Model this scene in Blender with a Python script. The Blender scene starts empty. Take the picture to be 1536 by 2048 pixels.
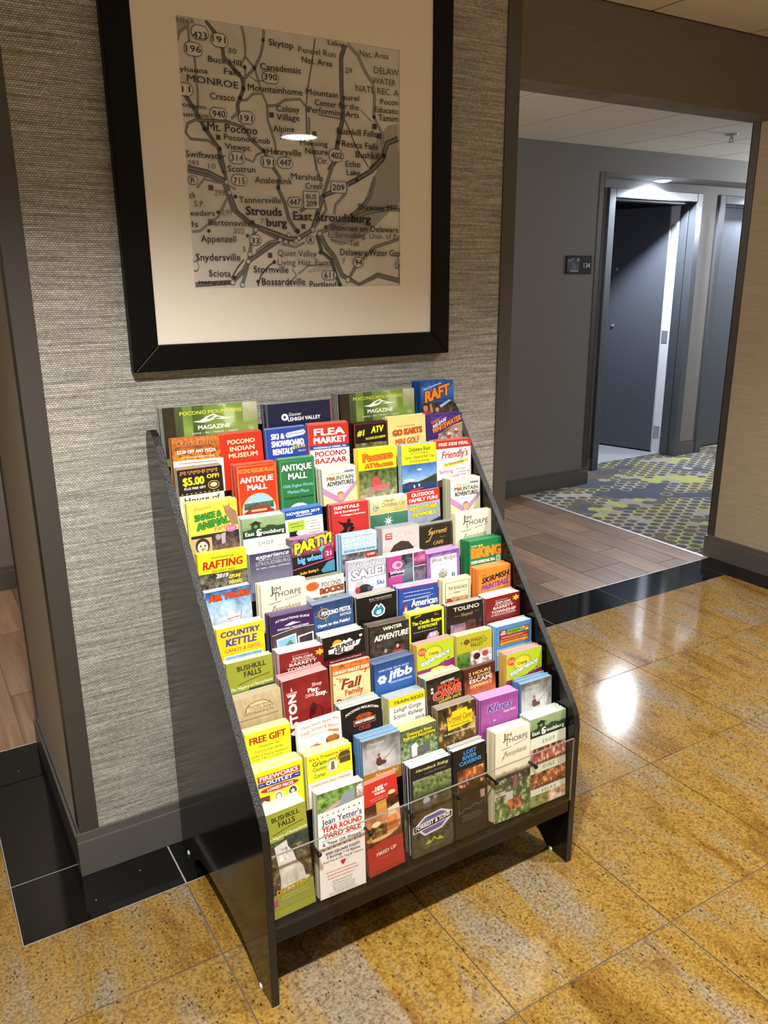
import bpy, math, random
from mathutils import Vector, noise
C = bpy.context.scene.collection
# ------------------------------------------------------------ camera, world, lights, exposure
cd = bpy.data.cameras.new('camera'); cam = bpy.data.objects.new('camera', cd); C.objects.link(cam)
YAW, PITCH, ROLL, FPX = 31.0749, -16.3329, -0.4339, 1605.03
cd.sensor_fit = 'VERTICAL'; cd.sensor_height = 24.0; cd.lens = FPX / 2048 * 24.0
cam.location = (-0.22098, -1.82252, 1.42416)
_y, _p, _r = [math.radians(a) for a in (YAW, PITCH, ROLL)]
_f = Vector((math.sin(_y)*math.cos(_p), math.cos(_y)*math.cos(_p), math.sin(_p)))
_rt = Vector((math.cos(_y), -math.sin(_y), 0)); _up = _rt.cross(_f)
_r2 = _rt*math.cos(_r) + _up*math.sin(_r); _u2 = _up*math.cos(_r) - _rt*math.sin(_r)
from mathutils import Matrix
cam.rotation_euler = Matrix(((_r2.x, _u2.x, -_f.x), (_r2.y, _u2.y, -_f.y), (_r2.z, _u2.z, -_f.z))).to_euler()
bpy.context.scene.camera = cam
w = bpy.data.worlds.new('World'); bpy.context.scene.world = w; w.use_nodes = True
w.node_tree.nodes['Background'].inputs[0].default_value = (1.0, 0.80, 0.60, 1)
w.node_tree.nodes['Background'].inputs[1].default_value = 0.24
vs = bpy.context.scene.view_settings
vs.view_transform = 'Standard'; vs.look = 'None'; vs.gamma = 1; vs.use_curve_mapping = False; vs.exposure = 1.0
LOBBY_LIGHTS = [  # x, y, watts, colour, cone degrees: recessed downlights in the lobby ceiling (the first is the one over the rack)
    (-0.12, -1.42, 172, (1.0, 0.98, 0.94), 127),
    (2.25, -1.42, 125, (1.0, 0.97, 0.92), 128),
    (2.46, -3.80, 36, (1.0, 0.84, 0.64), 130),
    (3.0, -2.30, 44, (1.0, 0.84, 0.64), 120),
    (-2.20, -2.2, 62, (1.0, 0.86, 0.68), 130),
]
HALL_FILL_LIGHTS = [(0.6, 1.45, 26, (1.0, 0.86, 0.70)), (6.2, 1.35, 44, (0.86, 0.92, 1.0))]  # lamps added out of view to brighten the hall and its ceiling
ALCOVE_LIGHTS = [(4.60, 2.350, 170), (5.95, 2.350, 110)]

# ------------------------------------------------------------ helpers
def lin(c):
    return c/12.92 if c <= .04045 else ((c+.055)/1.055)**2.4
def hx(h):
    if isinstance(h, tuple): return h
    h = h.lstrip('#')
    if len(h) == 3: h = ''.join(k*2 for k in h)
    return tuple(lin(int(h[i:i+2], 16)/255) for i in (0, 2, 4))
class N:
    """tiny node-tree helper"""
    def __init__(s, name):
        s.m = bpy.data.materials.new(name); s.m.use_nodes = True
        s.t = s.m.node_tree; s.b = s.t.nodes['Principled BSDF']; s.out = s.t.nodes['Material Output']
    def n(s, kind, **k):
        nd = s.t.nodes.new(kind)
        for a, v in k.items():
            if a.startswith('i_'):
                key = a[2:]; key = int(key) if key.isdigit() else key.replace('_', ' ')
                if hasattr(v, 'is_linked') or isinstance(v, bpy.types.NodeSocket): s.t.links.new(v, nd.inputs[key])
                else: nd.inputs[key].default_value = v
            else: setattr(nd, a, v)
        return nd
    def l(s, a, b): s.t.links.new(a, b)
    def math(s, op, a, b=0.0, c=None):
        nd = s.t.nodes.new('ShaderNodeMath'); nd.operation = op
        for i, v in enumerate((a, b, c)):
            if v is None: continue
            if isinstance(v, bpy.types.NodeSocket): s.l(v, nd.inputs[i])
            else: nd.inputs[i].default_value = v
        return nd.outputs[0]
    def ramp(s, fac, stops, interp='LINEAR'):
        nd = s.t.nodes.new('ShaderNodeValToRGB'); nd.color_ramp.interpolation = interp
        e = nd.color_ramp.elements
        while len(e) < len(stops): e.new(0.5)
        for i, (p, c) in enumerate(stops):
            e[i].position = p; e[i].color = (*hx(c), 1)
        s.l(fac, nd.inputs[0]); return nd.outputs[0]
    def mix(s, fac, a, b, mode='MIX'):
        nd = s.t.nodes.new('ShaderNodeMix'); nd.data_type = 'RGBA'; nd.blend_type = mode
        for k, v in ((0, fac), (6, a), (7, b)):
            if isinstance(v, bpy.types.NodeSocket): s.l(v, nd.inputs[k])
            else: nd.inputs[k].default_value = v if k == 0 else (*hx(v), 1)
        return nd.outputs[2]
    def bump(s, h, st, dist=.001):
        nd = s.n('ShaderNodeBump'); nd.inputs['Strength'].default_value = st; nd.inputs['Distance'].default_value = dist
        s.l(h, nd.inputs['Height']); s.l(nd.outputs[0], s.b.inputs['Normal'])
    def set(s, **k):
        for a, v in k.items():
            i = s.b.inputs[a.replace('_', ' ')]
            if isinstance(v, bpy.types.NodeSocket): s.l(v, i)
            else: i.default_value = v
        return s
def flat(name, col, rough=.5, metal=0.0, noise_amt=.06, coat=0.0, bump=.0, scale=40, spec=.5):
    n = N(name); c = hx(col)
    tc = n.n('ShaderNodeNewGeometry')
    nz = n.n('ShaderNodeTexNoise', i_Scale=scale, i_Detail=4.0); n.l(tc.outputs['Position'], nz.inputs['Vector'])
    a = tuple(x*(1-noise_amt) for x in c); b = tuple(min(1, x*(1+noise_amt)) for x in c)
    n.set(Base_Color=n.mix(nz.outputs[0], a, b), Roughness=rough, Metallic=metal, Coat_Weight=coat)
    n.b.inputs['Specular IOR Level'].default_value = spec
    if bump: n.bump(nz.outputs[0], bump)
    return n.m
def emis(name, col, st):
    n = N(name); n.b.inputs['Emission Color'].default_value = (*hx(col), 1); n.b.inputs['Emission Strength'].default_value = st
    n.set(Base_Color=(*hx(col), 1)); return n.m

class MB:
    """mesh builder: verts / faces / optional per-vertex colours"""
    def __init__(s): s.v = []; s.f = []; s.c = []; s.smooth = []
    def quad_prism(s, pts, d):  # polygon pts (3D tuples) extruded by vector d
        n = len(pts); b = len(s.v); s.v += [tuple(p) for p in pts] + [(p[0]+d[0], p[1]+d[1], p[2]+d[2]) for p in pts]
        s.f.append(tuple(b+i for i in range(n))[::-1]); s.f.append(tuple(b+n+i for i in range(n)))
        for i in range(n): s.f.append((b+i, b+(i+1) % n, b+n+(i+1) % n, b+n+i))
        return s
    def box(s, x0, x1, y0, y1, z0, z1):
        return s.quad_prism([(x0, y0, z0), (x1, y0, z0), (x1, y1, z0), (x0, y1, z0)], (0, 0, z1-z0))
    def cyl(s, p, q, r, n=16, r2=None):
        p = Vector(p); q = Vector(q); a = (q-p).normalized()
        u = a.orthogonal().normalized(); w_ = a.cross(u); r2 = r if r2 is None else r2; b = len(s.v)
        for c, rr in ((p, r), (q, r2)):
            for i in range(n):
                t = 2*math.pi*i/n; s.v.append(tuple(c + u*rr*math.cos(t) + w_*rr*math.sin(t)))
        s.f.append(tuple(b+i for i in range(n))[::-1]); s.f.append(tuple(b+n+i for i in range(n)))
        for i in range(n): s.f.append((b+i, b+(i+1) % n, b+n+(i+1) % n, b+n+i))
        return s
    def lathe(s, o, prof, n=24, axis='z'):
        b = len(s.v)
        for r, h in prof:
            for i in range(n):
                t = 2*math.pi*i/n; a, c = r*math.cos(t), r*math.sin(t)
                s.v.append((o[0]+a, o[1]+c, o[2]+h) if axis == 'z' else ((o[0]+a, o[1]+h, o[2]+c)))
        for j in range(len(prof)-1):
            for i in range(n): s.f.append((b+j*n+i, b+j*n+(i+1) % n, b+(j+1)*n+(i+1) % n, b+(j+1)*n+i))
        s.f.append(tuple(b+i for i in range(n))[::-1]); s.f.append(tuple(b+(len(prof)-1)*n+i for i in range(n)))
        return s
    def build(s, name, mat, parent=None, bevel=0, smooth=False, segs=2):
        me = bpy.data.meshes.new(name); me.from_pydata(s.v, [], s.f); me.update()
        import bmesh
        bm = bmesh.new(); bm.from_mesh(me); bmesh.ops.recalc_face_normals(bm, faces=bm.faces); bm.to_mesh(me); bm.free()
        if smooth: me.polygons.foreach_set('use_smooth', [True]*len(me.polygons))
        me.materials.append(mat); o = bpy.data.objects.new(name, me); C.objects.link(o)
        if parent: o.parent = parent
        if bevel:
            md = o.modifiers.new('bevel', 'BEVEL'); md.width = bevel; md.segments = segs; md.limit_method = 'ANGLE'; md.angle_limit = .6
        return o
def box(name, x0, x1, y0, y1, z0, z1, mat, parent=None, bevel=0):
    return MB().box(x0, x1, y0, y1, z0, z1).build(name, mat, parent, bevel)
def struct(o): o['kind'] = 'structure'; return o
def empty(name, loc=(0, 0, 0)):
    o = bpy.data.objects.new(name, None); C.objects.link(o); o.location = loc; o.empty_display_size = .05; return o
def thing(name, label, cat, loc=(0, 0, 0), group=None):
    o = empty(name, loc); return tag(o, label, cat, group)
def tag(o, label, cat, group=None):
    o['label'] = label; o['category'] = cat
    if group: o['group'] = group
    return o
def adopt(o, root):      # parent while keeping the world placement (the root only has a location)
    o.parent = root; o.matrix_parent_inverse = Matrix.Translation(root.location).inverted(); return o

# ------------------------------------------------------------ materials
def weave(name, light, mid, dark, sx=.0066, sz=.0042, strength=.6, yarn=.75):
    n = N(name); g = n.n('ShaderNodeNewGeometry'); sp = n.n('ShaderNodeSeparateXYZ'); n.l(g.outputs['Position'], sp.inputs[0])
    u = n.math('ADD', sp.outputs[0], sp.outputs[1])
    wob = n.n('ShaderNodeTexNoise', i_Scale=9.0, i_Detail=2.0); n.l(g.outputs['Position'], wob.inputs['Vector'])
    z = n.math('ADD', sp.outputs[2], n.math('MULTIPLY', wob.outputs[0], .006))
    cb = n.n('ShaderNodeCombineXYZ'); n.l(u, cb.inputs[0]); n.l(z, cb.inputs[1])
    br = n.n('ShaderNodeTexBrick', offset=.5, squash=1.0)
    br.inputs['Scale'].default_value = 1.0; br.inputs['Brick Width'].default_value = sx; br.inputs['Row Height'].default_value = sz
    br.inputs['Mortar Size'].default_value = sz*.17; br.inputs['Mortar Smooth'].default_value = .6; br.inputs['Bias'].default_value = 0
    br.inputs['Color1'].default_value = (*hx(light), 1); br.inputs['Color2'].default_value = (*hx(mid), 1); br.inputs['Mortar'].default_value = (*hx(dark), 1)
    n.l(cb.outputs[0], br.inputs['Vector'])
    # long horizontal yarns of slightly different tone
    sc = n.n('ShaderNodeVectorMath', operation='MULTIPLY'); sc.inputs[1].default_value = (6, 170, 1); n.l(cb.outputs[0], sc.inputs[0])
    yn = n.n('ShaderNodeTexNoise', i_Scale=1.0, i_Detail=3.0); n.l(sc.outputs[0], yn.inputs['Vector'])
    yf = n.ramp(yn.outputs[0], [(.3, '8a8a8a'), (.7, 'ffffff')])
    n.set(Base_Color=n.mix(yarn, br.outputs[0], yf, 'MULTIPLY'), Roughness=.75)
    n.b.inputs['Specular IOR Level'].default_value = .3
    n.bump(n.math('MULTIPLY', br.outputs['Fac'], -1.0), strength, .0012)
    return n.m
M = {}
M['weave'] = weave('woven_wallcovering', 'dedbd2', 'b8b4a8', '807b70')
M['vinyl'] = weave('smooth_wallcovering', '7f7c7a', '7c7977', '757270', .012, .004, .08, .16)
M['side'] = weave('pillar_side_wallcovering', 'cfc8ba', 'c8c1b3', 'b8b1a3', .010, .004, .06, .2)  # wallcovering copy lightened in colour to lift the dim side face
M['vinyl_tan'] = weave('tan_wallcovering', 'b8aa92', 'b4a68e', 'a89a84', .010, .004, .10, .25)
M['trim'] = flat('charcoal_trim', '403c39', .42, noise_amt=.05)
M['base'] = flat('charcoal_baseboard', '585552', .38, noise_amt=.05)
M['frame'] = flat('black_frame', '060505', .45, noise_amt=.1, spec=.15)
M['mat'] = flat('mat_board', 'e9e2d6', .8, noise_amt=.01)
M['bevel'] = flat('mat_bevel', 'ffffff', .6, noise_amt=.0)
M['ceiling'] = flat('ceiling_tile', 'e2dacd', .9, noise_amt=.06, scale=300, bump=.2)
M['tbar'] = flat('ceiling_grid', '3c352e', .7)
M['header'] = weave('header_wallcovering', '817a72', '7d766e', '746d65', .010, .004, .08, .2)
M['soffit'] = flat('soffit_paint', '9a9288', .7)
M['door_dark'] = flat('dark_door_paint', '50535c', .42, noise_amt=.03)
M['door_frame'] = flat('grey_door_frame', '4a4d52', .28, noise_amt=.03)
M['white_edge'] = flat('white_edge', 'e6e8ec', .4, noise_amt=.02)
M['steel'] = flat('steel', 'b4bac2', .30, .55)
M['white_plastic'] = flat('white_plastic', 'e8e6e0', .4)
M['orange'] = flat('orange_rubber', 'b8603a', .5)
M['silver_strip'] = flat('metal_strip', 'e4e2de', .3, .6)
M['roomfloor'] = flat('room_floor', 'a3a5ab', .5, noise_amt=.03)
M['roomwall'] = flat('room_wall', '77767a', .8)
M['grout'] = flat('grout_tan', '5f5346', .8)
M['grout_light'] = flat('grout_light', 'a5a098', .8)
def rackmat():
    n = N('black_lacquer'); g = n.n('ShaderNodeNewGeometry')
    mp = n.n('ShaderNodeMapping'); mp.inputs['Scale'].default_value = (60, 60, 2); n.l(g.outputs['Position'], mp.inputs[0])
    nz = n.n('ShaderNodeTexNoise', i_Scale=2.0, i_Detail=5.0); n.l(mp.outputs[0], nz.inputs['Vector'])
    n2 = n.n('ShaderNodeTexNoise', i_Scale=260.0, i_Detail=3.0); n.l(g.outputs['Position'], n2.inputs['Vector'])
    n.set(Base_Color=n.mix(nz.outputs[0], '070605', '141110'), Roughness=n.math('MULTIPLY_ADD', nz.outputs[0], .08, .10))
    n.b.inputs['Specular IOR Level'].default_value = .45
    n.bump(n2.outputs[0], .06, .0004); return n.m
M['rack'] = rackmat()
def rack_edge():
    n = N('worn_black_edge'); g = n.n('ShaderNodeNewGeometry')
    n2 = n.n('ShaderNodeTexNoise', i_Scale=420.0, i_Detail=4.0); n.l(g.outputs['Position'], n2.inputs['Vector'])
    n.set(Base_Color=n.ramp(n2.outputs[0], [(.45, '0b0a0a'), (.72, '262423')]), Roughness=.3)
    n.bump(n2.outputs[0], .9, .0015); return n.m
M['rack_edge'] = rack_edge()
def clear(name, tint=(1, 1, 1)):
    n = N(name); n.t.nodes.remove(n.b)
    tr = n.n('ShaderNodeBsdfTransparent'); tr.inputs[0].default_value = (*tint, 1)
    gl = n.n('ShaderNodeBsdfGlossy'); gl.inputs['Roughness'].default_value = .02
    lw = n.n('ShaderNodeLayerWeight'); lw.inputs['Blend'].default_value = .5; ms = n.n('ShaderNodeMixShader')
    fr = n.math('MULTIPLY_ADD', n.math('POWER', lw.outputs['Facing'], 4.0), .6, .025)
    n.l(fr, ms.inputs[0]); n.l(tr.outputs[0], ms.inputs[1]); n.l(gl.outputs[0], ms.inputs[2]); n.l(ms.outputs[0], n.out.inputs[0]); return n.m
M['glass'] = clear('clear_pane')
def plexi_edge():
    n = N('plexi_edge'); n.set(Base_Color=(.30, .29, .27, 1), Roughness=.15); n.b.inputs['Transmission Weight'].default_value = .3; return n.m
M['plexi_edge'] = plexi_edge()
def marble():
    n = N('golden_granite'); tc = n.n('ShaderNodeTexCoord'); oi = n.n('ShaderNodeObjectInfo'); g = n.n('ShaderNodeNewGeometry')
    off = n.n('ShaderNodeVectorMath', operation='SCALE'); cb = n.n('ShaderNodeCombineXYZ'); n.l(oi.outputs['Random'], cb.inputs[0]); n.l(oi.outputs['Random'], cb.inputs[1]); n.l(oi.outputs['Random'], cb.inputs[2])
    n.l(cb.outputs[0], off.inputs[0]); off.inputs['Scale'].default_value = 37.0
    p = n.n('ShaderNodeVectorMath', operation='ADD'); n.l(g.outputs['Position'], p.inputs[0]); n.l(off.outputs[0], p.inputs[1])
    mp = n.n('ShaderNodeMapping'); mp.inputs['Rotation'].default_value = (0, 0, math.radians(-20)); mp.inputs['Scale'].default_value = (5.5, 1.25, 1); n.l(p.outputs[0], mp.inputs[0])
    warp = n.n('ShaderNodeTexNoise', i_Scale=2.2, i_Detail=3.0); n.l(mp.outputs[0], warp.inputs['Vector'])
    big = n.n('ShaderNodeTexNoise', i_Scale=1.3, i_Detail=6.0, i_Roughness=.62, i_Distortion=.5); n.l(mp.outputs[0], big.inputs['Vector'])
    c = n.ramp(big.outputs[0], [(.26, '64491f'), (.38, '8b6b30'), (.47, 'a3833f'), (.54, '9b8250'), (.62, '998b74'), (.74, '8e8474')])
    gr = n.n('ShaderNodeTexNoise', i_Scale=150.0, i_Detail=5.0, i_Roughness=.7); n.l(p.outputs[0], gr.inputs['Vector'])
    c = n.mix(.75, c, n.ramp(gr.outputs[0], [(.36, '6a4c2c'), (.46, 'c8baa0'), (.60, 'ffffff')]), 'MULTIPLY')
    rs = n.n('ShaderNodeTexNoise', i_Scale=3.4, i_Detail=8.0, i_Roughness=.75, i_Distortion=.7); n.l(mp.outputs[0], rs.inputs['Vector'])
    c = n.mix(n.ramp(rs.outputs[0], [(.54, '000000'), (.66, 'd0d0d0')]), c, '6a3f1c')
    mp2 = n.n('ShaderNodeMapping'); mp2.inputs['Rotation'].default_value = (0, 0, math.radians(-20)); mp2.inputs['Scale'].default_value = (150, 85, 1); n.l(p.outputs[0], mp2.inputs[0])
    vo = n.n('ShaderNodeTexVoronoi', i_Scale=1.0); n.l(mp2.outputs[0], vo.inputs['Vector'])
    sel = n.n('ShaderNodeSeparateXYZ'); n.l(vo.outputs['Color'], sel.inputs[0])
    dens = n.n('ShaderNodeTexNoise', i_Scale=7.0, i_Detail=3.0); n.l(p.outputs[0], dens.inputs['Vector'])
    keep = n.math('GREATER_THAN', n.math('ADD', sel.outputs[0], n.math('MULTIPLY', dens.outputs[0], .75)), 1.12)
    dot = n.math('MULTIPLY', n.math('LESS_THAN', vo.outputs['Distance'], n.math('MULTIPLY', sel.outputs[1], .42)), keep)
    c = n.mix(n.math('MULTIPLY', dot, .8), c, '2a1a10')
    n.set(Base_Color=c, Roughness=.10, Coat_Weight=.25, Coat_Roughness=.04); n.b.inputs['Specular IOR Level'].default_value = .5
    return n.m
M['marble'] = marble()
def blacktile():
    n = N('black_granite'); g = n.n('ShaderNodeNewGeometry')
    nz = n.n('ShaderNodeTexVoronoi', i_Scale=60.0); n.l(g.outputs['Position'], nz.inputs['Vector'])
    sel = n.n('ShaderNodeSeparateXYZ'); n.l(nz.outputs['Color'], sel.inputs[0])
    dot = n.math('MULTIPLY', n.math('LESS_THAN', nz.outputs['Distance'], .10), n.math('GREATER_THAN', sel.outputs[0], .975))
    n.set(Base_Color=n.mix(dot, '0b0b0c', 'b0aca4'), Roughness=.09); n.b.inputs['Specular IOR Level'].default_value = .55; return n.m
M['black'] = blacktile()
def wood():
    n = N('wood_look_plank'); g = n.n('ShaderNodeNewGeometry'); oi = n.n('ShaderNodeObjectInfo')
    cb = n.n('ShaderNodeCombineXYZ'); n.l(n.math('MULTIPLY', oi.outputs['Random'], 50.0), cb.inputs[1])
    p = n.n('ShaderNodeVectorMath', operation='ADD'); n.l(g.outputs['Position'], p.inputs[0]); n.l(cb.outputs[0], p.inputs[1])
    mp = n.n('ShaderNodeMapping'); mp.inputs['Scale'].default_value = (28, 2.2, 1); n.l(p.outputs[0], mp.inputs[0])
    nz = n.n('ShaderNodeTexNoise', i_Scale=1.0, i_Detail=6.0, i_Roughness=.6, i_Distortion=.6); n.l(mp.outputs[0], nz.inputs['Vector'])
    c = n.ramp(nz.outputs[0], [(.3, '735a48'), (.55, '8c725e'), (.75, 'a0866f')])
    t = n.ramp(oi.outputs['Random'], [(0, 'c0c0c0'), (1, 'ffffff')])
    n.set(Base_Color=n.mix(1.0, c, t, 'MULTIPLY'), Roughness=.33); n.b.inputs['Specular IOR Level'].default_value = .4
    n.bump(nz.outputs[0], .15); return n.m
M['wood'] = wood()
def carpet():
    n = N('patterned_carpet'); g = n.n('ShaderNodeNewGeometry'); sp = n.n('ShaderNodeSeparateXYZ'); n.l(g.outputs['Position'], sp.inputs[0])
    # honeycomb: two staggered rectangular lattices, the nearer centre wins
    S_ = .078; R3 = 1.7320508
    def lattice(ox, oy):
        x = n.math('ADD', n.math('DIVIDE', sp.outputs[0], S_*R3), ox); y = n.math('ADD', n.math('DIVIDE', sp.outputs[1], S_), oy)
        rx = n.math('ROUND', x); ry = n.math('ROUND', y)
        return rx, ry, n.math('MULTIPLY', n.math('SUBTRACT', x, rx), R3), n.math('SUBTRACT', y, ry)
    A_ = lattice(0, 0); B2 = lattice(.5, .5)
    d2 = lambda t: n.math('ADD', n.math('MULTIPLY', t[2], t[2]), n.math('MULTIPLY', t[3], t[3]))
    dA, dB = d2(A_), d2(B2); sel = n.math('LESS_THAN', dA, dB)
    pick = lambda a_, b_: n.math('ADD', n.math('MULTIPLY', sel, a_), n.math('MULTIPLY', n.math('SUBTRACT', 1.0, sel), b_))
    cx = n.math('MULTIPLY', pick(A_[0], n.math('SUBTRACT', B2[0], .5)), R3); cy = pick(A_[1], n.math('SUBTRACT', B2[1], .5))
    dist = n.math('SQRT', n.math('MINIMUM', dA, dB))
    def cn(scale, seed, k=1.0):
        cb = n.n('ShaderNodeCombineXYZ'); n.l(n.math('MULTIPLY', cx, k), cb.inputs[0]); n.l(cy, cb.inputs[1]); cb.inputs[2].default_value = seed
        q = n.n('ShaderNodeTexNoise', i_Scale=scale, i_Detail=3.0, i_Roughness=.6); n.l(cb.outputs[0], q.inputs['Vector']); return q.outputs[0]
    base = n.ramp(cn(.16, 3.3), [(0, '55565e'), (.44, '645b53'), (.55, '50545c')], 'CONSTANT')
    patch = n.ramp(cn(.20, 9.1), [(0, 'a09a8e'), (.44, '949084'), (.50, 'a2a364'), (.58, '97928a')], 'CONSTANT')
    on = n.math('GREATER_THAN', cn(.30, 17.7, .6), .575)
    ringon = n.math('MULTIPLY', n.math('GREATER_THAN', cn(.22, 27.7, .5), .48), n.math('GREATER_THAN', dist, .40))
    m_ = n.math('MINIMUM', n.math('ADD', on, ringon), 1.0)
    c = n.mix(m_, base, patch)
    fz = n.n('ShaderNodeTexNoise', i_Scale=400.0, i_Detail=2.0); n.l(g.outputs['Position'], fz.inputs['Vector'])
    n.set(Base_Color=n.mix(.5, c, n.ramp(fz.outputs[0], [(.3, '909090'), (.7, 'ffffff')]), 'MULTIPLY'), Roughness=.95)
    n.b.inputs['Specular IOR Level'].default_value = .1; n.bump(fz.outputs[0], .6, .002); return n.m
M['carpet'] = carpet()
def printmat(name='printed_paper', rough=.38, spec=.45):
    n = N(name); a = n.n('ShaderNodeVertexColor', layer_name='Col')
    n.set(Base_Color=a.outputs[0], Roughness=rough); n.b.inputs['Specular IOR Level'].default_value = spec; return n.m
M['print'] = printmat()
M['mapprint'] = printmat('map_print', .8, .2)
# ------------------------------------------------------------ large structure: floor
HZ = 2.207; LZ = 2.373        # hall and lobby ceiling heights
floor = struct(box('floor', -3.2, 9.0, -4.6, 4.4, -.08, -.0022, M['grout']))
gl = box('grout_bed', -.17, 1.47, -.168, .697, -.0030, -.0012, M['grout_light'], floor)
box('grout_bed', -3.2, 3.30, .489, .697, -.0030, -.0012, M['grout_light'], floor)
G = .0018
def tile(name, poly, mat):
    pts = [(x, y, -.004) for x, y in poly]
    o = MB().quad_prism(pts, (0, 0, .004)).build(name, mat, floor); return o
def rect(x0, x1, y0, y1): return [(x0+G, y0+G), (x1-G, y0+G), (x1-G, y1-G), (x0+G, y1-G)]
P = .4538
gx = [.2018 + P*i for i in range(-8, 8)]; gy = [.488 - P*j for j in range(0, 11)]
for i in range(len(gx)-1):
    for j in range(len(gy)-1):
        x0, x1, y0, y1 = gx[i], gx[i+1], gy[j+1], gy[j]
        xr = min(x1, 3.139)
        if x0 >= 3.139 - .01: continue
        # the black border round the pillar takes x -.17..1.47, y > -.168
        bx0, bx1, by = -.17, 1.47, -.168
        if y1 <= by or xr <= bx0 or x0 >= bx1: tile('marble_tile', rect(x0, xr, y0, y1), M['marble']); continue
        if x0 >= bx0 and xr <= bx1:
            if y0 < by: tile('marble_tile', rect(x0, xr, y0, by), M['marble'])
        elif x0 < bx0:
            if y0 >= by: tile('marble_tile', rect(x0, bx0, y0, y1), M['marble'])
            else: tile('marble_tile', [(x0+G, y0+G), (xr-G, y0+G), (xr-G, by-G), (bx0-G, by-G), (bx0-G, y1-G), (x0+G, y1-G)], M['marble'])
        else:
            if y0 >= by: tile('marble_tile', rect(bx1, xr, y0, y1), M['marble'])
            else: tile('marble_tile', [(x0+G, y0+G), (xr-G, y0+G), (xr-G, y1-G), (bx1+G, y1-G), (bx1+G, by-G), (x0+G, by-G)], M['marble'])
for r_ in [(-.17, .2018, -.168, .042), (-.17, 0, .042, .497), (-.17, 0, .497, .697), (.2018, .6556, -.168, 0), (.6556, 1.109, -.168, 0), (1.109, 1.47, -.168, 0), (1.30, 1.47, 0, .488), (1.30, 1.563, .488, .697)]:
    tile('black_tile', rect(*r_), M['black'])
xs = [1.563, 2.017, 2.471, 2.925, 3.139]
for a, b in zip(xs, xs[1:]): tile('black_tile', rect(a, b, .488, .697), M['black'])
xs = [-3.2, -2.52, -2.07, -1.61, -1.16, -.706, -.252, -.17]
for a, b in zip(xs, xs[1:]): tile('black_tile', rect(a, b, .488, .697), M['black'])
ys = [.697, .483, .03, -.424, -.878, -1.33, -1.79, -2.24, -2.7, -3.15, -3.6, -4.05]
for a, b in zip(ys, ys[1:]): tile('black_tile', rect(3.139, 3.30, b, a), M['black'])
# wood-look planks, each its own piece
joint = {20: 1.65, 19: 1.47, 18: .89, 17: 1.065, 0: 1.64, -1: 1.28, 1: 1.40}
random.seed(4)
for k in range(-14, 23):
    x0 = -.0445 + .1444*k; x1 = min(x0+.1444, 3.262)
    ph = joint.get(k, random.uniform(.6, 1.2)); y = ph - 3*.58
    while y < 2.19:
        a, b = max(y, .699), min(y+.58, 2.19)
        if b - a > .02: tile('wood_plank', rect(x0, x1, a, b), M['wood'])
        y += .58
tile('carpet', [(3.284, .727), (9.0, .727), (9.0, 2.60), (5.12, 2.60), (3.284, 2.60)], M['carpet'])
tile('room_flooring', [(4.0, 2.601), (5.36, 2.601), (5.36, 4.3), (4.0, 4.3)], M['roomfloor'])
t = struct(box('trim_1', 3.263, 3.283, .70, 2.19, -.004, .003, M['silver_strip'], bevel=.001))
t = struct(box('trim_2', -3.2, 3.27, .6955, .6985, -.004, .0008, M['silver_strip']))

# ------------------------------------------------------------ pillar with the woven wallcovering
def baseboard(name, x0, x1, y0, y1, side):
    """baseboard along a face; side: which way it faces"""
    b = MB(); t1, t2 = .013, .007
    if side == '-y': b.box(x0, x1, y0-t1, y0, 0, .096); b.box(x0, x1, y0-t2, y0, .096, .117)
    if side == '-x': b.box(x0-t1, x0, y0, y1, 0, .096); b.box(x0-t2, x0, y0, y1, .096, .117)
    if side == '+x': b.box(x0, x0+t1, y0, y1, 0, .096); b.box(x0, x0+t2, y0, y1, .096, .117)
    if side == '+y': b.box(x0, x1, y0, y0+t1, 0, .096); b.box(x0, x1, y0, y0+t2, .096, .117)
    return struct(b.build(name, M['base'], bevel=.0012))
struct(box('wall_pillar', 0, 1.30, 0, .672, -.002, LZ, M['weave']))
struct(box('wall_pillar_side', -.0012, 0, .001, .671, 0, LZ-.001, M['side']))  # thin added sheet that carries the lightened colour over the side face
baseboard('baseboard_front', -.013, 1.313, 0, 0, '-y')
baseboard('baseboard_left', 0, 0, 0, .672, '-x')
baseboard('baseboard_pillar_right', 1.30, 0, 0, .672, '+x')
def ltrim(name, cx, cy, sx, sy, wd=.042, t=.004):
    """L-shaped corner guard: legs run from the corner (cx, cy) towards sx, sy"""
    b = MB(); xa, xb = sorted((cx - sx*t, cx + sx*wd)); ya, yb = sorted((cy, cy - sy*t)); b.box(xa, xb, ya, yb, .117, LZ)
    xa, xb = sorted((cx, cx - sx*t)); ya, yb = sorted((cy, cy + sy*wd)); b.box(xa, xb, ya, yb, .117, LZ)
    return struct(b.build(name, M['trim'], bevel=.0008))
ltrim('trim_3', 0, 0, 1, 1); ltrim('trim_4', 1.30, 0, -1, 1); ltrim('trim_5', 0, .672, 1, -1); ltrim('trim_6', 1.30, .672, -1, -1)

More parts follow.
